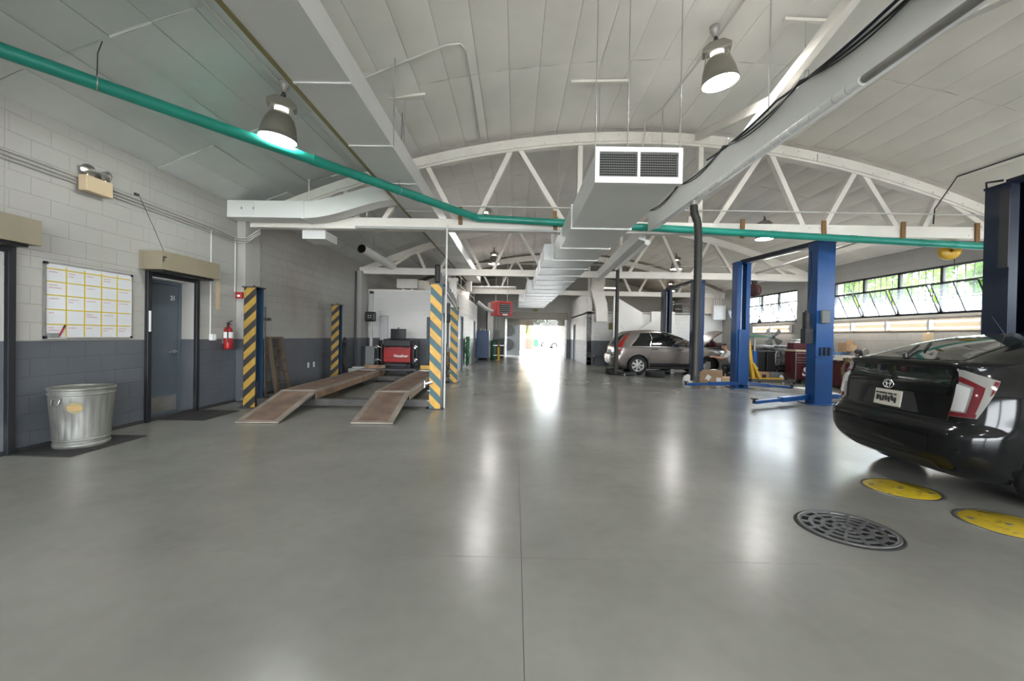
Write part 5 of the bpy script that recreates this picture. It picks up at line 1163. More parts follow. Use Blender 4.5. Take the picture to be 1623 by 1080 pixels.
t = thing('cardboard_box', 'small brown carton with a dark print behind the yellow crane', 'box', (8.33, 14.28, 0)); MB().box(-.17,.17,-.12,.12,0,.30).build('carton', 'cardboard', t, bevel=.004); MB().box(-.08,.06,-.122,-.12,.10,.22).build('print', 'clutter_dark', t)
tag(MB().box(-.25,.25,-.10,.10,0,.30).build('crate', 'grey_plastic', None, (8.78, 14.28, 0), bevel=.01), 'dull grey crate between the carton and the engine', 'crate')
# reels
t = thing('hose_reel', 'maroon hose reel hanging under the second truss', 'hose reel', (8.0, 14.3, 2.78), rad(25))
MB().lathe([(.03,-.09),(.20,-.09),(.22,-.07),(.22,.07),(.20,.09),(.03,.09)], (0,0,.26), (1,.0,0), n=24).build('drum_case', 'maroon_reel', t); MB().cyl((-.11,0,.26),(.11,0,.26),.05,n=12).build('hub', 'dark_metal', t)
b = MB(); b.box(-.1,.1,-.03,.03,.46,.56); b.box(-.14,.14,-.02,.02,.545,.585); b.build('hanger', 'dark_metal', t); MB().tube([(.0,-.2,.25),(.0,-.21,-.3),(.0,-.21,-.75)], .010, n=6).build('hose_drop', 'black', t)
MB().lathe([(0,-.86),(.05,-.82),(.05,-.76),(0,-.72)], (0,-.21,0), n=10).build('stop_ball', 'black', t)
t = thing('hose_reel', 'yellow cable reel hanging under the near truss at the right', 'hose reel', (8.52, 8.42, 3.02)); MB().lathe([(.03,-.07),(.15,-.07),(.17,-.05),(.17,.05),(.15,.07),(.03,.07)], (0,0,.16), (.4,1,0), n=20).build('drum_case', 'yellow', t); b = MB(); b.box(-.06,-.03,-.02,.02,.30,.36); b.box(.03,.06,-.02,.02,.30,.36); b.build('hanger', 'black', t); MB().tube([(.1,0,.1),(.12,0,-.3)], .008, n=6).build('cord_drop', 'black', t)
# cartons by the middle lift, bag, tyres
t = thing('cardboard_box', 'open cardboard carton with two white labels at the foot of the blue lift', 'box', (6.0, 13.05, 0), rad(-3))
b = MB(); b.box(-.36,.30,-.20,-.19,0,.34); b.box(-.36,.30,.19,.20,0,.34); b.box(-.36,-.35,-.19,.19,0,.34); b.box(.29,.30,-.19,.19,0,.34); b.box(-.36,.30,-.2,.2,0,.01); b.build('carton', 'cardboard', t)
MB().add([(-.36,-.20,.34),(.30,-.20,.34),(.28,-.24,.44),(-.30,-.24,.44),(-.36,-.196,.34),(.30,-.196,.34),(.28,-.236,.44),(-.30,-.236,.44)], [(0,1,2,3),(7,6,5,4),(0,4,5,1),(1,5,6,2),(2,6,7,3),(3,7,4,0)]).build('top_flap', 'cardboard_pale', t)
MB().obox((-.12,-.203,.20),(.13,.003,.15),(0,rad(30),0)).build('paper_label', 'paper', t); MB().box(.12,.26,-.204,-.201,.03,.20).build('paper_label', 'paper', t)
t = thing('cardboard_box', 'low flat carton right of the open one', 'box', (6.58, 13.15, 0), rad(4)); MB().box(-.24,.24,-.16,.16,0,.20).build('carton', 'cardboard_pale', t, bevel=.004); MB().box(.08,.22,-.163,-.16,.02,.10).build('paper_label', 'paper', t)
def lump(name, label, cat, loc, sx, sy, sz, m_, seed):
    rnd = random.Random(seed); rows = []
    for j in range(7):
        u = j/6*PI/2; row = []
        for i in range(16):
            a = 2*PI*i/16; k = 1+rnd.uniform(-.16,.16); row.append((sx*math.cos(u)*math.cos(a)*k, sy*math.cos(u)*math.sin(a)*k, sz*math.sin(u)*(1+rnd.uniform(-.1,.1))))
        rows.append(row)
    tag(MB().grid(rows, closed=True).build(name, m_, None, loc), label, cat)
lump('plastic_bag', 'white crumpled plastic bag left of the cardboard carton', 'bag', (5.42, 13.3, 0), .15, .13, .24, 'paper', 3)
lump('plastic_bag', 'white crumpled wrapping on top of the cardboard carton', 'bag', (6.12, 13.06, .30), .24, .14, .14, 'paper', 6)
def tyre(label, loc, rot=(0,0,0), r=.335, w=.21):
    t = thing('tyre', label, 'tyre', loc, group='loose tyres')
    b = MB(); b.lathe([(.21,-w*.42),(.24,-w/2),(.30,-w/2),(r-.01,-w*.42),(r,-w*.3),(r,w*.3),(r-.01,w*.42),(.30,w/2),(.24,w/2),(.21,w*.42),(.205,0),(.21,-w*.42)], n=32); o_ = b.build('tread', 'rubber', t, rot=rot); o_.location = (0,0,w/2)
    b = MB(); b.lathe([(.205,-w*.2),(.19,0),(.06,.02),(0,.02)], n=24); k_ = b.build('rim', 'steel', t, rot=rot); k_.location = (0,0,w/2)
tyre('black tyre lying flat beside the rear wheel of the silver car', (4.98, 15.05, 0)); tyre('black tyre lying flat behind the thin hose at the rear of the silver car', (3.72, 15.75, 0))
# ---- manhole covers and floor drain
t = thing('floor_drain', 'round black cast iron drain grate with radial slots', 'drain', (2.42, 3.06, 0))
MB().lathe([(0,.0015),(.30,.0015)], n=48).build('pit', 'hole_black', t)
MB().lathe([(.272,.001),(.272,.012),(.285,.013),(.30,.012),(.30,.001)], n=48).build('outer_ring', 'iron', t)
MB().lathe([(.301,.001),(.301,.008),(.318,.006),(.322,.001)], n=48).build('seat_ring', 'rubber', t)
# two families of slots cut by bars: radial spokes and arcs
b = MB()
for r in (.075,.145,.215):
    b.lathe([(r-.014,.003),(r-.014,.012),(r+.014,.012),(r+.014,.003)], n=48, sm=False)
b.build('ring_bars', 'iron', t); MB().lathe([(0,.012),(.03,.012),(.03,.003)], n=16).build('centre_boss', 'iron', t)
for r0, r1, n_, ph, w_ in ((.03,.075,5,.3,.016), (.075,.145,8,.1,.018), (.145,.215,12,.35,.020), (.215,.275,14,.0,.024)):
    for k in range(n_):
        a = 2*PI*k/n_+ph; n2 = Vector((math.cos(a), math.sin(a), 0)); MB().bar(n2*r0+Vector((0,0,.0072)), n2*r1+Vector((0,0,.0072)), w_, .009).build('spoke_bar', 'iron', t)
for k, (x, y, lb) in enumerate(((3.58, 3.92, 'worn yellow manhole cover nearest the black car bumper'), (3.72, 3.18, 'worn yellow manhole cover at the right picture edge'))):
    t = thing('manhole_cover', lb, 'manhole cover', (x, y, 0), group='yellow manhole covers')
    MB().lathe([(0,.008),(.262,.008),(.268,.004),(.268,.001)], n=48).build('cover_plate', 'yellow_cover', t); MB().lathe([(.270,.001),(.270,.006),(.282,.007),(.300,.005),(.302,.001)], n=48).build('rim_ring', 'iron', t)
    for q, (a, b_) in enumerate(((0.0,0.0),(.17,-.12),(-.18,.1))): MB().cyl((a,b_,.0075),(a,b_,.0105),.022,n=12).build('lifting_hole', 'iron', t)
# ================================================================ CARS
def pchip(T):
    xs_, ys_ = [a for a, _ in T], [b_ for _, b_ in T]; n = len(T); h = [xs_[i+1]-xs_[i] for i in range(n-1)]; d = [(ys_[i+1]-ys_[i])/h[i] for i in range(n-1)]
    m = [d[0]]+[0 if d[i-1]*d[i] <= 0 else 2*d[i-1]*d[i]/(d[i-1]+d[i]) for i in range(1, n-1)]+[d[-1]]
    def f(x):
        if x <= xs_[0]: return ys_[0]
        if x >= xs_[-1]: return ys_[-1]
        i = 0
        while xs_[i+1] < x: i += 1
        t_ = (x-xs_[i])/h[i]; a, b_ = 2*t_**3-3*t_**2+1, t_**3-2*t_**2+t_
        return a*ys_[i]+b_*h[i]*m[i]+(1-a)*ys_[i+1]+(t_**3-t_**2)*h[i]*m[i+1]
    return f
class Car:
    def __init__(s, xr, xf, w, rc, fc, br, bf, zbreak):
        s.xr, s.xf, s.w = pchip(xr), pchip(xf), pchip(w); s.rc, s.fc, s.br, s.bf = rc, fc, br, bf; s.z0, s.z1, s.zb = w[0][0], w[-1][0], zbreak
    def fr(s, z):
        x0, x1, w = s.xr(z), s.xf(z), s.w(z); L_ = x1-x0; k = w/.87
        rx, ry = min(s.rc[0], L_*.3), min(s.rc[1]*k, w*.8); fx, fy = min(s.fc[0], L_*.3), min(s.fc[1]*k, w*.8)
        xb = x0+s.br*((w-ry)/w)**2; xe = x1-s.bf*((w-fy)/w)**2
        return x0, x1, w, rx, ry, fx, fy, xb, xe
    def S(s, u, z):
        sg = -1 if u < 0 else 1; u = abs(u); x0, x1, w, rx, ry, fx, fy, xb, xe = s.fr(z)
        if u < .25: y = u/.25*(w-ry); x = x0+s.br*(y/w)**2
        elif u < .4: th = (u-.25)/.15*PI/2; x = xb+rx*(1-math.cos(th)); y = w-ry+ry*math.sin(th)
        elif u < .85: k = (u-.4)/.45; x = xb+rx+(xe-fx-xb-rx)*k; y = w
        elif u < .93: th = (u-.85)/.08*PI/2; x = xe-fx+fx*math.sin(th); y = w-fy+fy*math.cos(th)
        else: k = (u-.93)/.07; y = (w-fy)*(1-k); x = x1-s.bf*(y/w)**2
        return Vector((x, sg*y, z))
    def ux(s, x, z):
        x0, x1, w, rx, ry, fx, fy, xb, xe = s.fr(z); return .4+.45*(x-xb-rx)/(xe-fx-xb-rx)
    def uy(s, y, z):
        x0, x1, w, rx, ry, fx, fy, xb, xe = s.fr(z); sg = -1 if y < 0 else 1; y = abs(y)
        return sg*(y/(w-ry)*.25 if y < w-ry else .25+.15*math.asin(min(1, (y-w+ry)/ry))/(PI/2))
    def N(s, u, z):
        e = .002; a = s.S(u+e, z)-s.S(u-e, z); b_ = s.S(u, z+e)-s.S(u, z-e); n = a.cross(b_)
        if n.length < 1e-9: return Vector((0,0,1))
        n.normalize(); c = Vector(((s.xr(z)+s.xf(z))/2, 0, z)); 
        if n.dot(s.S(u, z)-c) < 0: n = -n
        return n
    def patch(s, q, off, n=8):
        """q: four (u,z) corners; bilinear patch standing off the body, with a skirt"""
        b = MB(); rows = []; low = []
        for j in range(n+1):
            r = []; l = []
            for i in range(n+1):
                a, c = i/n, j/n; u = (q[0][0]*(1-a)+q[1][0]*a)*(1-c)+(q[3][0]*(1-a)+q[2][0]*a)*c; z = (q[0][1]*(1-a)+q[1][1]*a)*(1-c)+(q[3][1]*(1-a)+q[2][1]*a)*c
                p = s.S(u, z); nn = s.N(u, z); r.append(p+nn*off); l.append(p-nn*.006)
            rows.append(r); low.append(l)
        b.grid(rows)
        for A, B in ((rows[0], low[0]), (rows[-1], low[-1]), ([r[0] for r in rows], [r[0] for r in low]), ([r[-1] for r in rows], [r[-1] for r in low])): b.grid([A, B], sm=False)
        return b
    def side(s, q, sg, off, n=8): return s.patch([(sg*s.ux(x, z), z) for x, z in q], off, n)
    def rear(s, q, off, n=8): return s.patch([(s.uy(y, z), z) for y, z in q], off, n)
    def body(s, paint, wheels, rw, name='body', parent=None, nz=58, nu=56, arch_mat='car_black'):
        zs = [s.z0+(s.zb-s.z0)*i/(nz-20) for i in range(nz-20)]+[s.z1-(s.z1-s.zb)*(1-i/20)**1.8 for i in range(21)]
        us = [i/nu for i in range(nu+1)]; rows = []
        for z in zs: rows.append([s.S(u, z) for u in us]+[s.S(-u, z) for u in reversed(us[1:-1])])
        b = MB(); b.grid(rows, closed=True); m = len(rows[0])
        for row, flip in ((rows[0], 1), (rows[-1], 0)):
            fs = [(0, 1, m-1)]+[(i, i+1, m-i-1, m-i) for i in range(1, nu-1)]+[(nu-1, nu, nu+1)]
            b.add(row, fs, 0, True)
        me = b.mesh('body', [paint, arch_mat]); bm = bmesh.new(); bm.from_mesh(me); bmesh.ops.remove_doubles(bm, verts=bm.verts, dist=1e-5); bmesh.ops.recalc_face_normals(bm, faces=bm.faces); bm.to_mesh(me); bm.free()
        o = bpy.data.objects.new('body_tmp', me); COL.objects.link(o); cut = []
        for wx in wheels:
            for sg in (-1, 1):
                c = MB(); c.cyl((wx, sg*.60, rw), (wx, sg*1.3, rw), rw+.055, n=36, mi=1, sm=False); co = c.build('arch_cutter', [paint, arch_mat]); cut.append(co)
                md = o.modifiers.new('arch', 'BOOLEAN'); md.operation = 'DIFFERENCE'; md.object = co; md.solver = 'EXACT'
        me2 = bpy.data.meshes.new_from_object(o.evaluated_get(bpy.context.evaluated_depsgraph_get())); me2.name = name
        for x in cut+[o]: bpy.data.objects.remove(x)
        ob = bpy.data.objects.new(name, me2); COL.objects.link(ob); ob.parent = parent; return ob
def wheel(t, x, y, r, sg, spokes, rimmat='rim', width=.20):
    w = bpy.data.objects.new('wheel', None); COL.objects.link(w); w.parent = t; w.location = (x, y, r)
    ax = (0, sg, 0); h = width/2; ri = r*.66
    MB().lathe([(ri,-h*.9),(ri+.03,-h),(r-.03,-h),(r,-h*.7),(r,h*.7),(r-.03,h),(ri+.03,h),(ri,h*.9),(ri-.01,0),(ri,-h*.9)], axis=ax, n=40).build('tyre', 'rubber', w)
    b = MB(); b.lathe([(ri,h*.85),(ri-.02,h*.85),(ri-.03,h*.3),(ri-.03,-h*.6)], axis=ax, n=40); b.lathe([(0,h*.75),(.06,h*.72),(.07,h*.4)], axis=ax, n=20)
    a1 = Vector((1,0,0)); a2 = Vector((0,0,1))
    for k in range(spokes):
        a = 2*PI*k/spokes; d_ = a1*math.cos(a)+a2*math.sin(a); b.bar(d_*.04+Vector((0,sg*h*.62,0)), d_*(ri-.015)+Vector((0,sg*h*.55,0)), r*.20, .03, up=(0,1,0))
    b.build('rim', rimmat, w); MB().lathe([(0,-h*.3),(ri-.03,-h*.3)], axis=ax, n=24).build('brake_backing', 'dark_metal', w)
    return w
# ---- black hatchback at the right
PR = Car(xr=[(.2,.22),(.28,.10),(.36,.03),(.46,.0),(.57,.0),(.62,.02),(.665,.085),(.75,.105),(.95,.135),(1.08,.165),(1.135,.165),(1.16,.125),(1.172,.13),(1.185,.20),(1.2,.28),(1.28,.53),(1.36,.80),(1.42,1.06),(1.46,1.34),(1.48,1.6),(1.487,1.8)],
         xf=[(.2,4.2),(.3,4.38),(.45,4.46),(.6,4.44),(.72,4.33),(.8,4.12),(.88,3.8),(.95,3.5),(1.0,3.38),(1.1,3.14),(1.2,2.92),(1.3,2.7),(1.4,2.42),(1.45,2.2),(1.48,2.0),(1.487,1.95)],
         w=[(.2,.74),(.28,.80),(.4,.845),(.55,.868),(.75,.8725),(.92,.862),(1.0,.84),(1.1,.79),(1.25,.715),(1.35,.655),(1.42,.58),(1.46,.47),(1.48,.33),(1.487,.2)],
         rc=(.34,.26), fc=(.7,.4), br=.07, bf=.30, zbreak=1.2)
t = thing('black_car', 'black hatchback seen from behind at the right', 'car', (3.62, 4.25, 0), rad(-3))
PR.body('prius_paint', (.85, 3.55), .31, parent=t)
g = PR.patch([(-.245,1.20),(.245,1.20),(.22,1.455),(-.22,1.455)], .006, 12).build('rear_window', 'car_glass', t)
PR.rear([(-.56,1.0),(.56,1.0),(.55,1.125),(-.55,1.125)], .004, 10).build('lower_rear_window', 'car_glass', t)
PR.rear([(-.56,.905),(.56,.905),(.57,.985),(-.57,.985)], .018, 10).build('tailgate_garnish', 'prius_paint', t)
b = MB(); 
for q in ([(-.60,.688),(.60,.688),(.60,.693),(-.60,.693)], [(-.60,.693),(-.594,.693),(-.594,.99),(-.60,.99)], [(.594,.693),(.60,.693),(.60,.99),(.594,.99)]): p_ = PR.rear(q, .002, 6); k = len(b.v); b.v += p_.v; b.f += [tuple(i+k for i in f) for f in p_.f]; b.mi += p_.mi; b.sm += p_.sm
b.build('tailgate_gap', 'car_black', t)
PR.rear([(-.34,.715),(.34,.715),(.26,.895),(-.26,.895)], .003, 8).build('plate_recess', 'car_black', t)
pl = PR.rear([(-.155,.73),(.155,.73),(.155,.885),(-.155,.885)], .014, 6).build('number_plate', 'plate_cream', t)
rnd = random.Random(12); b = MB(); X_ = PR.S(0, .80).x-.019
for k in range(7):
    y_ = .11-k*.035; b.obox((X_,y_,.80+rnd.uniform(-.01,.01)), (.004,.022,.055), (rad(rnd.uniform(-15,15)),0,0)); b.obox((X_,y_+rnd.uniform(-.01,.01),.85), (.004,.03,.016))
b.build('plate_print', 'clutter_dark', pl)
b = MB(); zc = .945; X_ = PR.S(0, zc).x-.024
for ry_, rz_, cz_ in ((.062,.042,0),(.022,.040,.0),(.045,.016,.018)): b.tube([(X_, ry_*math.cos(a), zc+cz_+rz_*math.sin(a)) for a in [i*2*PI/28 for i in range(28)]], .0055, n=6, closed=True)
b.build('emblem', 'chrome', t)
for sg in (-1, 1):
    def Q(*q): return [(sg*u, z) for u, z in q]
    L0 = PR.patch(Q((.250,.735),(.310,.740),(.345,1.045),(.275,1.145)), .020, 12).build('tail_light', 'tail_clear', t)
    PR.patch(Q((.256,.785),(.284,.785),(.293,.975),(.264,1.005)), .026).build('reverse_lens', 'lens_white', L0)
    PR.patch(Q((.251,.737),(.307,.742),(.308,.775),(.254,.775)), .026).build('red_lens', 'tail_red', L0)
    PR.patch(Q((.289,.775),(.305,.775),(.319,.985),(.300,.985)), .026).build('red_lens', 'tail_red', L0)
    PR.patch(Q((.267,1.03),(.300,.985),(.319,.985),(.273,1.075)), .026).build('red_lens', 'tail_red', L0)
    PR.patch(Q((.327,.925),(.333,.95),(.343,1.035),(.335,1.04)), .026).build('side_marker', 'tail_red', L0)
    PR.side([(1.0,1.01),(1.75,1.01),(1.75,1.36),(1.45,1.30)], sg, .005).build('side_window', 'car_glass', t)
    PR.side([(1.8,1.01),(2.95,1.01),(2.45,1.38),(1.8,1.37)], sg, .005).build('side_window', 'car_glass', t)
    for x0 in (1.5, 2.45): PR.side([(x0,.88),(x0+.18,.88),(x0+.18,.905),(x0,.905)], sg, .03, 4).build('door_handle', 'prius_paint', t)
    b = PR.side([(1.28,.45),(1.287,.45),(1.287,1.0),(1.28,1.0)], sg, .001, 4); b.build('door_gap', 'car_black', t)
    PR.side([(2.28,.40),(2.287,.40),(2.287,1.0),(2.28,1.0)], sg, .001, 4).build('door_gap', 'car_black', t)
    m_ = MB().obox((2.95,sg*.93,1.03),(.12,.16,.11)).build('door_mirror', 'prius_paint', t, bevel=.03)
    for x in (.85, 3.55): wheel(t, x, sg*.77, .31, sg, 5)
    PR.patch(Q((.86,.62),(.92,.62),(.925,.74),(.84,.76)), .008).build('head_light', 'tail_clear', t)
PR.patch([(-.22,.40),(.22,.40),(.22,.60),(-.22,.60)], .004, 6).build('bumper_panel', 'prius_paint', t)
PR.rear([(-.50,.24),(.50,.24),(.52,.33),(-.52,.33)], .006, 6).build('bumper_valance', 'car_black', t)
pv = PR.S(.02, 1.205)+Vector((0,0,.02)); pe = PR.S(.19, 1.33); b = MB(); b.bar(pv, PR.S(.12,1.30)+Vector((-.02,0,.03)), .02, .014); b.bar(PR.S(.02,1.26)+Vector((0,0,.02)), PR.S(.17,1.35)+Vector((0,0,.02)), .014, .01); b.cyl(pv-Vector((0,0,.02)), pv+Vector((0,0,.02)), .022, n=10); b.build('rear_wiper', 'black', t)
pa = PR.S(.0, 1.478); b = MB(); b.obox((1.20,0,1.447),(.11,.05,.03),(0,rad(-10),0)); b.cyl((1.18,0,1.455),(1.06,.0,1.63),.004,.002,n=6); b.build('roof_antenna', 'black', t)
MB().box(.5,3.9,-.55,.55,.17,.22).build('underbody', 'car_black', t)

# ---- silver SUV in the far lift bay
CV = Car(xr=[(.25,.2),(.35,.08),(.45,.02),(.6,0),(.72,.02),(.8,.09),(1.0,.11),(1.1,.15),(1.3,.28),(1.5,.46),(1.58,.54),(1.62,.64),(1.66,.95),(1.68,1.3)],
         xf=[(.25,4.3),(.35,4.45),(.6,4.52),(.8,4.48),(.92,4.36),(1.0,4.05),(1.06,3.6),(1.1,3.42),(1.3,3.0),(1.5,2.55),(1.6,2.25),(1.66,1.95),(1.68,1.7)],
         w=[(.25,.78),(.35,.87),(.6,.905),(.85,.91),(1.0,.90),(1.08,.88),(1.3,.80),(1.45,.74),(1.55,.68),(1.62,.58),(1.66,.45),(1.68,.3)],
         rc=(.26,.24), fc=(.6,.4), br=.08, bf=.25, zbreak=1.4)
t = thing('silver_suv', 'brown-silver SUV with raised hood in the far lift bay', 'car', (3.62, 16.62, .0), rad(0))
CV.body('crv_paint', (.95, 3.57), .345, parent=t)
CV.rear([(-.62,1.10),(.62,1.10),(.52,1.50),(-.52,1.50)], .006, 8).build('rear_window', 'car_glass', t)
CV.rear([(-.80,.38),(.80,.38),(.82,.62),(-.82,.62)], .03, 8).build('rear_bumper', 'crv_paint', t); CV.rear([(-.78,.64),(.78,.64),(.78,.70),(-.78,.70)], .035, 8).build('bumper_step', 'crv_paint', t)
CV.rear([(-.22,.78),(.22,.78),(.22,.90),(-.22,.90)], .02, 4).build('number_plate', 'paper', t); CV.rear([(-.4,.92),(.4,.92),(.4,.96),(-.4,.96)], .02, 4).build('chrome_strip', 'chrome', t)
for sg in (-1, 1):
    def Q(*q): return [(sg*u, z) for u, z in q]
    L0 = CV.patch(Q((.300,.88),(.385,.88),(.362,1.50),(.345,1.50)), .014, 10).build('tail_light', 'tail_red_bright', t)
    CV.patch(Q((.306,.92),(.376,.92),(.374,1.0),(.308,1.0)), .020).build('reverse_lens', 'lens_white', L0)
    tr = CV.side([(.62,1.045),(3.24,1.045),(2.52,1.575),(1.00,1.555)], sg, .004, 10).build('window_surround', 'chrome', t)
    CV.side([(.69,1.062),(1.40,1.062),(1.40,1.555),(1.06,1.535)], sg, .010).build('side_window', 'car_glass', t)
    CV.side([(1.43,1.062),(2.18,1.062),(2.18,1.56),(1.43,1.555)], sg, .010).build('side_window', 'car_glass', t)
    CV.side([(2.22,1.062),(3.16,1.062),(2.50,1.56),(2.22,1.56)], sg, .010).build('side_window', 'car_glass', t)
    for x0 in (1.28, 2.19, 3.12): CV.side([(x0,.42),(x0+.010,.42),(x0+.010,1.04),(x0,1.04)], sg, .0015, 6).build('door_gap', 'car_black', t)
    CV.side([(.45,.985),(3.3,.985),(3.3,.993),(.45,.993)], sg, .003, 8).build('crease_line', 'car_black', t)
    for x0 in (1.45, 2.40): CV.side([(x0,.93),(x0+.22,.93),(x0+.22,.965),(x0,.965)], sg, .035, 4).build('door_handle', 'car_black', t)
    CV.side([(1.40,.30),(3.1,.30),(3.1,.44),(1.40,.44)], sg, .012, 6).build('sill_cladding', 'car_black', t)
    MB().obox((3.0,sg*.98,1.10),(.14,.20,.15)).build('door_mirror', 'car_black', t, bevel=.03)
    wheel(t, .95, sg*.80, .345, sg, 7, width=.22)
    if sg > 0: wheel(t, 3.57, sg*.80, .345, sg, 7, width=.22)
    else:
        b = MB(); b.cyl((3.57,-.62,.345),(3.57,-.76,.345),.14,n=24); b.cyl((3.57,-.76,.345),(3.57,-.82,.345),.06,n=16); b.box(3.50,3.68,-.8,-.66,.40,.52); b.build('brake_hub', 'steel', t)
    CV.patch(Q((.845,.78),(.92,.78),(.915,.93),(.84,.95)), .01).build('head_light', 'tail_clear', t)
b = MB(); b.grid([[(3.42+.80*k/6, y_*(.70-.08*k/6), 1.10+.60*k/6+.05*math.sin(k/6*PI)-.03*abs(y_)) for y_ in (-1,-.5,0,.5,1)] for k in range(7)]); b.grid([[(3.44+.80*k/6, y_*(.70-.08*k/6), 1.075+.60*k/6+.05*math.sin(k/6*PI)-.03*abs(y_)) for y_ in (-1,-.5,0,.5,1)] for k in range(7)])
b.build('raised_hood', 'crv_paint', t); MB().cyl((4.15,.5,.98),(4.10,.5,1.58),.008,n=6).build('hood_prop', 'black', t)
MB().box(3.5,4.28,-.62,.62,.80,1.045).build('engine_bay', 'clutter_dark', t, bevel=.02)
MB().box(.5,4.0,-.6,.6,.2,.28).build('underbody', 'car_black', t)
MB().cyl((.55,-.35,1.66),(.40,-.35,1.86),.004,.003,n=6).build('roof_antenna', 'black', t)
MB().box(3.2,3.45,-.55,-.35,.0,.26).build('jack_block', 'clutter_dark', t)
t = thing('fender_cover', 'dark red cloth cover over the engine of the silver SUV', 'cloth', (7.55, 16.25, 1.05))
b = MB(); rows = [[(-.30+.6*i/8, -.42+.5*j/6, .06+.05*math.sin(i*1.3+j)+(.14 if 2 < i < 6 and j > 2 else 0)) for i in range(9)] for j in range(7)]; b.grid(rows); b.build('cloth_sheet', 'red_dark', t); MB().box(-.10,-.02,-.1,.0,.05,.34).build('bottle', 'red_dark', t)
# low stands and creeper under the SUV
t = thing('jack_stand', 'low dark jack lying behind the thin hose at the SUV rear', 'jack', (4.15, 15.35, 0), rad(20)); MB().box(-.28,.28,-.08,.08,.03,.12).build('frame', 'dark_metal', t, bevel=.01); MB().cyl((.2,-.09,.05),(.2,.09,.05),.05,n=12).build('roller', 'steel', t); MB().cyl((-.25,-.09,.04),(-.25,.09,.04),.04,n=12).build('roller', 'steel', t)
MB().cyl((-.25,0,.1),(-.5,0,.2),.012,n=8).build('handle', 'steel', t)

# ================================================================ PERSON kneeling at the front of the SUV
def skin(name, J, E, mat, parent, root=0, sub=2):
    """J: name -> (x,y,z,r); E: pairs"""
    ks = list(J); me = bpy.data.meshes.new(name); me.from_pydata([J[k][:3] for k in ks], [(ks.index(a), ks.index(b_)) for a, b_ in E], []); me.materials.append(MATS[mat])
    o = bpy.data.objects.new(name, me); COL.objects.link(o); o.parent = parent
    md = o.modifiers.new('skin', 'SKIN'); md.use_smooth_shade = True
    for i, k in enumerate(ks):
        v = me.skin_vertices[0].data[i]; v.radius = (J[k][3], J[k][4] if len(J[k]) > 4 else J[k][3]); v.use_root = (i == root)
    s_ = o.modifiers.new('sub', 'SUBSURF'); s_.levels = sub; s_.render_levels = sub
    return o
t = thing('person', 'kneeling person in white shirt and dark trousers at the front of the silver SUV', 'person', (7.78, 15.22, 0), rad(168))
J = {'pelvis': (-.06,0,.44,.12), 'waist': (.0,0,.60,.115), 'chest': (.10,0,.76,.125), 'upper': (.15,0,.88,.11), 'neck': (.20,0,.97,.05), 'jaw': (.245,0,1.035,.066), 'head': (.265,0,1.115,.088), 'crown': (.265,0,1.18,.062), 'nose': (.36,0,1.09,.016)}
E_ = [('pelvis','waist'),('waist','chest'),('chest','upper'),('upper','neck'),('neck','jaw'),('jaw','head'),('head','crown'),('head','nose')]
for s, n in ((1,'l'), (-1,'r')):
    J.update({'hip'+n: (-.06,s*.10,.42,.09), 'sh'+n: (.15,s*.18,.87,.062), 'el'+n: (.36,s*.22,.68,.045), 'wr'+n: (.56,s*.16,.72,.030), 'pa'+n: (.635,s*.15,.735,.028,.038)})
    E_ += [('pelvis','hip'+n),('upper','sh'+n),('sh'+n,'el'+n),('el'+n,'wr'+n),('wr'+n,'pa'+n)]
    for k in range(4):
        f0 = (.675,s*.15+(k-1.5)*.020,.745,.0095); f1 = (.715,s*.15+(k-1.5)*.022,.735-.004*abs(k-1.5),.009); f2 = (.735-.006*(k == 3),s*.15+(k-1.5)*.022,.705,.008)
        J.update({'fa%d%s' % (k,n): f0, 'fb%d%s' % (k,n): f1, 'fc%d%s' % (k,n): f2}); E_ += [('pa'+n,'fa%d%s' % (k,n)),('fa%d%s' % (k,n),'fb%d%s' % (k,n)),('fb%d%s' % (k,n),'fc%d%s' % (k,n))]
    J.update({'ta'+n: (.62,s*.15-s*.045,.72,.011), 'tb'+n: (.655,s*.15-s*.055,.705,.009)}); E_ += [('wr'+n,'ta'+n),('ta'+n,'tb'+n)]
legs = {'l': ((.34,.15,.46,.062),(.26,.15,.12,.042),(.24,.15,.05,.04),(.42,.16,.035,.032)), 'r': ((.28,-.15,.075,.062),(-.14,-.15,.09,.045),(-.22,-.15,.07,.04),(-.24,-.15,.03,.03))}
for n, (kn, an, he, to) in legs.items():
    J.update({'kn'+n: kn, 'an'+n: an, 'he'+n: he, 'to'+n: to}); E_ += [('hip'+n,'kn'+n),('kn'+n,'an'+n),('an'+n,'he'+n),('he'+n,'to'+n)]
skin('body', J, E_, 'skin', t, 0, 1)
S_ = {k: (*J[k][:3], J[k][3]+.022) for k in ('pelvis','waist','chest','upper','shl','shr','ell','elr')}; S_['pelvis'] = (-.05,0,.48,.135); S_['coll'] = (.185,0,.945,.062)
for n in 'lr':
    a, b_ = Vector(J['sh'+n][:3]), Vector(J['el'+n][:3]); S_['el'+n] = (*a.lerp(b_, .85), .058)
skin('shirt', S_, [('pelvis','waist'),('waist','chest'),('chest','upper'),('upper','coll'),('upper','shl'),('upper','shr'),('shl','ell'),('shr','elr')], 'shirt', t, 0, 2)
T_ = {k: (*J[k][:3], J[k][3]+.018) for k in ('pelvis','hipl','hipr','knl','knr','anl','anr')}
skin('trousers', T_, [('pelvis','hipl'),('pelvis','hipr'),('hipl','knl'),('hipr','knr'),('knl','anl'),('knr','anr')], 'trousers', t, 0, 2)
for n in 'lr':
    he, to = Vector(J['he'+n][:3]), Vector(J['to'+n][:3]); skin('shoe', {'a': (*(he+Vector((0,0,.0))), .05), 'b': (*he.lerp(to,.5), .048), 'c': (*to, .038)}, [('a','b'),('b','c')], 'black', t, 0, 2)
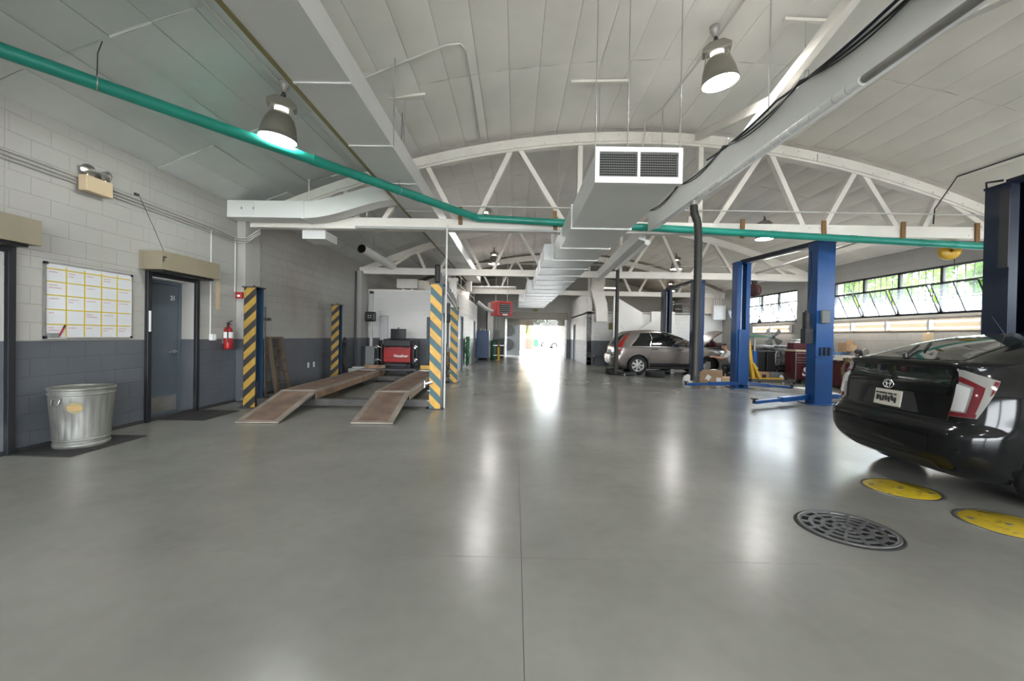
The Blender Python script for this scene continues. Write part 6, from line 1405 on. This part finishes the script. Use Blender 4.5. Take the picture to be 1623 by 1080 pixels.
rows = [[Vector((.262,0,1.125))+Vector((.098*math.cos(u)*math.cos(a)-.012, .088*math.cos(u)*math.sin(a), .10*math.sin(u))) for a in [i*2*PI/20 for i in range(20)]] for u in [rad(x) for x in (18, 35, 50, 65, 80, 89)]]
MB().grid(rows, closed=True).build('hair', 'hair', t)
for s in (-1, 1):
    MB().lathe([(0,-.012),(.010,-.006),(.012,0),(.010,.006),(0,.012)], (.338,s*.032,1.125), (0,0,1), n=10).build('eye', 'white', t); MB().lathe([(0,-.03),(.014,-.02),(.018,0),(.014,.02),(0,.03)], (.255,s*.088,1.095), (0,0,1), n=10).build('ear', 'skin', t)
MB().obox((.322,0,1.045),(.012,.05,.010)).build('mouth', 'red_dark', t)
# ================================================================ OUTSIDE
b = MB(); b.box(-60, 90, -40, 140, -.5, -.31); tag(b.build('ground', 'ground'), 'sunlit pale concrete yard around the garage', kind='structure')
b = MB(); b.box(-4, 14, YE+6.5, 75, -.31, -.02); tag(b.build('driveway', 'ground'), 'bright driveway beyond the far doorway', kind='structure')
# covered vestibule beyond the far door
b = MB(); b.box(-2, 5.5, YE+.3, 33.4, 2.9, 3.1); tag(b.build('ceiling_vestibule', 'truss_paint'), 'flat ceiling over the vestibule behind the roller door', kind='structure')
b = MB(); b.box(-1.0, .32, 30.0, 33.4, 0, 2.9); w_ = tag(b.build('wall_vestibule_left', 'grey_panel'), 'grey panelled wall just beyond the far doorway', kind='structure')
for z in (.75, 1.75, 2.6): MB().cyl((-.55,29.9,z),(-.55,29.998,z),.42,n=28).build('round_recess', 'black', w_)
b = MB(); b.box(3.35, 3.6, YE+.3, 33.4, 0, 2.9); tag(b.build('wall_vestibule_right', 'blue_paint'), 'dark wall on the right of the vestibule', kind='structure')
for nm, x0, x1, y, lb in (('wall_annex', .25, .98, 40.0, 'cream over brown annex wall beyond the vestibule'), ('wall_annex_rear', .98, 1.85, 44.5, 'warmer cream over brown wall with a green wreath')):
    b = MB(); b.box(x0-4, x1, y, y+5, -.02, 1.1, 1); b.box(x0-4, x1, y, y+5, 1.1, 4.0, 0); tag(b.build(nm, ['cream', 'brown_lower']), lb, kind='structure')
t = thing('wall_wreath', 'green leafy ornament on the cream annex wall', 'wreath', (1.15, 44.45, 2.1)); rnd = random.Random(1)
b = MB()
for k in range(60):
    a = rnd.uniform(0, 6.28); c = Vector((rnd.gauss(0,.12)+.12*math.sin(k*.1), rnd.uniform(-.08,0), rnd.uniform(-.5,.6))); b.obox(c, (.14,.01,.05), (rnd.uniform(0,3),rnd.uniform(0,3),rnd.uniform(0,3)))
o_ = b.build('leaves', 'leaf', t); o_['kind'] = 'stuff'; MB().cyl((0,0,-.5),(.1,-.02,.6),.02,n=6).build('stem', 'bark', t)
# parked cars in the glare
SD = Car(xr=[(.2,.2),(.35,.05),(.6,0),(.9,.08),(1.0,.25),(1.05,.6),(1.2,.9),(1.4,1.5),(1.45,1.8)], xf=[(.2,4.3),(.5,4.5),(.7,4.45),(.85,4.1),(.95,3.4),(1.1,3.05),(1.3,2.7),(1.4,2.4),(1.45,2.1)],
         w=[(.2,.75),(.4,.86),(.7,.88),(.95,.85),(1.1,.78),(1.3,.68),(1.4,.55),(1.45,.3)], rc=(.3,.3), fc=(.6,.4), br=.1, bf=.25, zbreak=1.25)
def parked(x, y, rz, mat, lb):
    t = thing('parked_car', lb, 'car', (x, y, -.02), rad(rz), 'cars parked outside'); SD.body(mat, (.85, 3.5), .32, parent=t, nz=40, nu=40)
    for sg in (-1, 1):
        SD.side([(1.0,1.0),(2.1,1.0),(2.1,1.36),(1.55,1.36)], sg, .006, 5).build('side_window', 'car_glass', t); SD.side([(2.17,1.0),(3.2,1.0),(2.62,1.36),(2.17,1.36)], sg, .006, 5).build('side_window', 'car_glass', t)
        for x_ in (.85, 3.5): wheel(t, x_, sg*.78, .32, sg, 5)
parked(3.6, 50.0, 8, 'car_white', 'white car at the right edge of the far doorway'); parked(2.9, 57.0, 5, 'car_white', 'second white car seen through the far doorway'); parked(2.2, 64.0, 3, 'car_green', 'pale green car farthest out in the yard')
t = thing('waste_cart', 'green wheeled waste cart far out in the yard', 'cart', (2.55, 52.5, -.02)); MB().box(-.3,.3,-.3,.3,.08,.95).build('cart_body', 'hose_green', t, bevel=.03); MB().box(-.33,.33,-.34,.33,.95,1.02).build('lid', 'green_tank', t, bevel=.02)
for s in (-1, 1): MB().cyl((s*.25-.03,.3,.1),(s*.25+.03,.3,.1),.1,n=12).build('wheel', 'rubber', t)
# trees
def tree(label, x, y, h, r, n, mat, seed):
    rnd = random.Random(seed); t = thing('tree', label, 'tree', (x, y, -.31), group='trees around the yard')
    MB().tube([(0,0,0),(.1,.05,h*.3),(-.05,.1,h*.6)], [.22,.17,.08], n=8).build('trunk', 'bark', t)
    for k in range(5): a = k*1.3; MB().tube([(0,0,h*.35+.1*k*h*.5),(math.cos(a)*r*.5,math.sin(a)*r*.5,h*.55+.08*k*h*.5)], [.07,.02], n=5).build('branch', 'bark', t)
    v = []; f = []
    cl = [(rnd.gauss(0,.5)*r, rnd.gauss(0,.5)*r, h*.62+rnd.gauss(0,.26)*h*.7, rnd.uniform(.25,.5)*r) for _ in range(26)]
    for k in range(n):
        cx, cy, cz, cr = cl[rnd.randrange(26)]; d_ = Vector((rnd.gauss(0,1),rnd.gauss(0,1),rnd.gauss(0,1))).normalized()*cr*rnd.uniform(.6,1)
        p = Vector((cx,cy,max(cz,h*.12)))+d_; R = Euler((rnd.uniform(0,6),rnd.uniform(0,6),rnd.uniform(0,6))).to_matrix(); s_ = rnd.uniform(.09,.17); k0 = len(v)
        v += [p+R@Vector(q) for q in ((-s_,0,0),(0,-s_*.5,.02),(s_,0,0),(0,s_*.5,.02))]; f.append((k0,k0+1,k0+2,k0+3))
    b = MB(); b.add(v, f); o_ = b.build('foliage', mat, t); o_['kind'] = 'stuff'
tree('leafy tree seen through the near end of the nearer window', 18.0, 9.0, 6.5, 2.0, 9000, 'leaf_light', 1)
tree('leafy tree seen through the middle of the nearer window', 19.5, 16.5, 7.0, 2.2, 9000, 'leaf', 2)
tree('paler tree seen through the far end of the nearer window', 21.5, 25.5, 7.0, 2.4, 8000, 'leaf_light', 3)
tree('tree standing far beyond the parked cars', 2.0, 76, 8.5, 3.2, 7000, 'leaf', 4); tree('second tree beyond the parked cars', 13.5, 84, 8.0, 3.6, 7000, 'leaf_light', 5)
# white shed outside the windows
t = thing('white_shed', 'white shed with a shallow curved roof outside the windows', 'shed', (14.2, 16.0, -.31))
b = MB(); pts = [(-6.5,0),(6.5,0)]+[(6.5*math.cos(a), 2.0+1.0*math.sin(a)) for a in [i*PI/16 for i in range(17)]]; b.prism(pts, 'x', -.8, .8); b.build('shell', 'shed_white', t)
MB().box(-.84,-.8,1.0,1.9,0,2.0).build('shed_door', 'grey_panel', t); MB().box(-.84,-.8,-2.4,-1.2,.9,1.8).build('shed_window', 'car_glass', t)
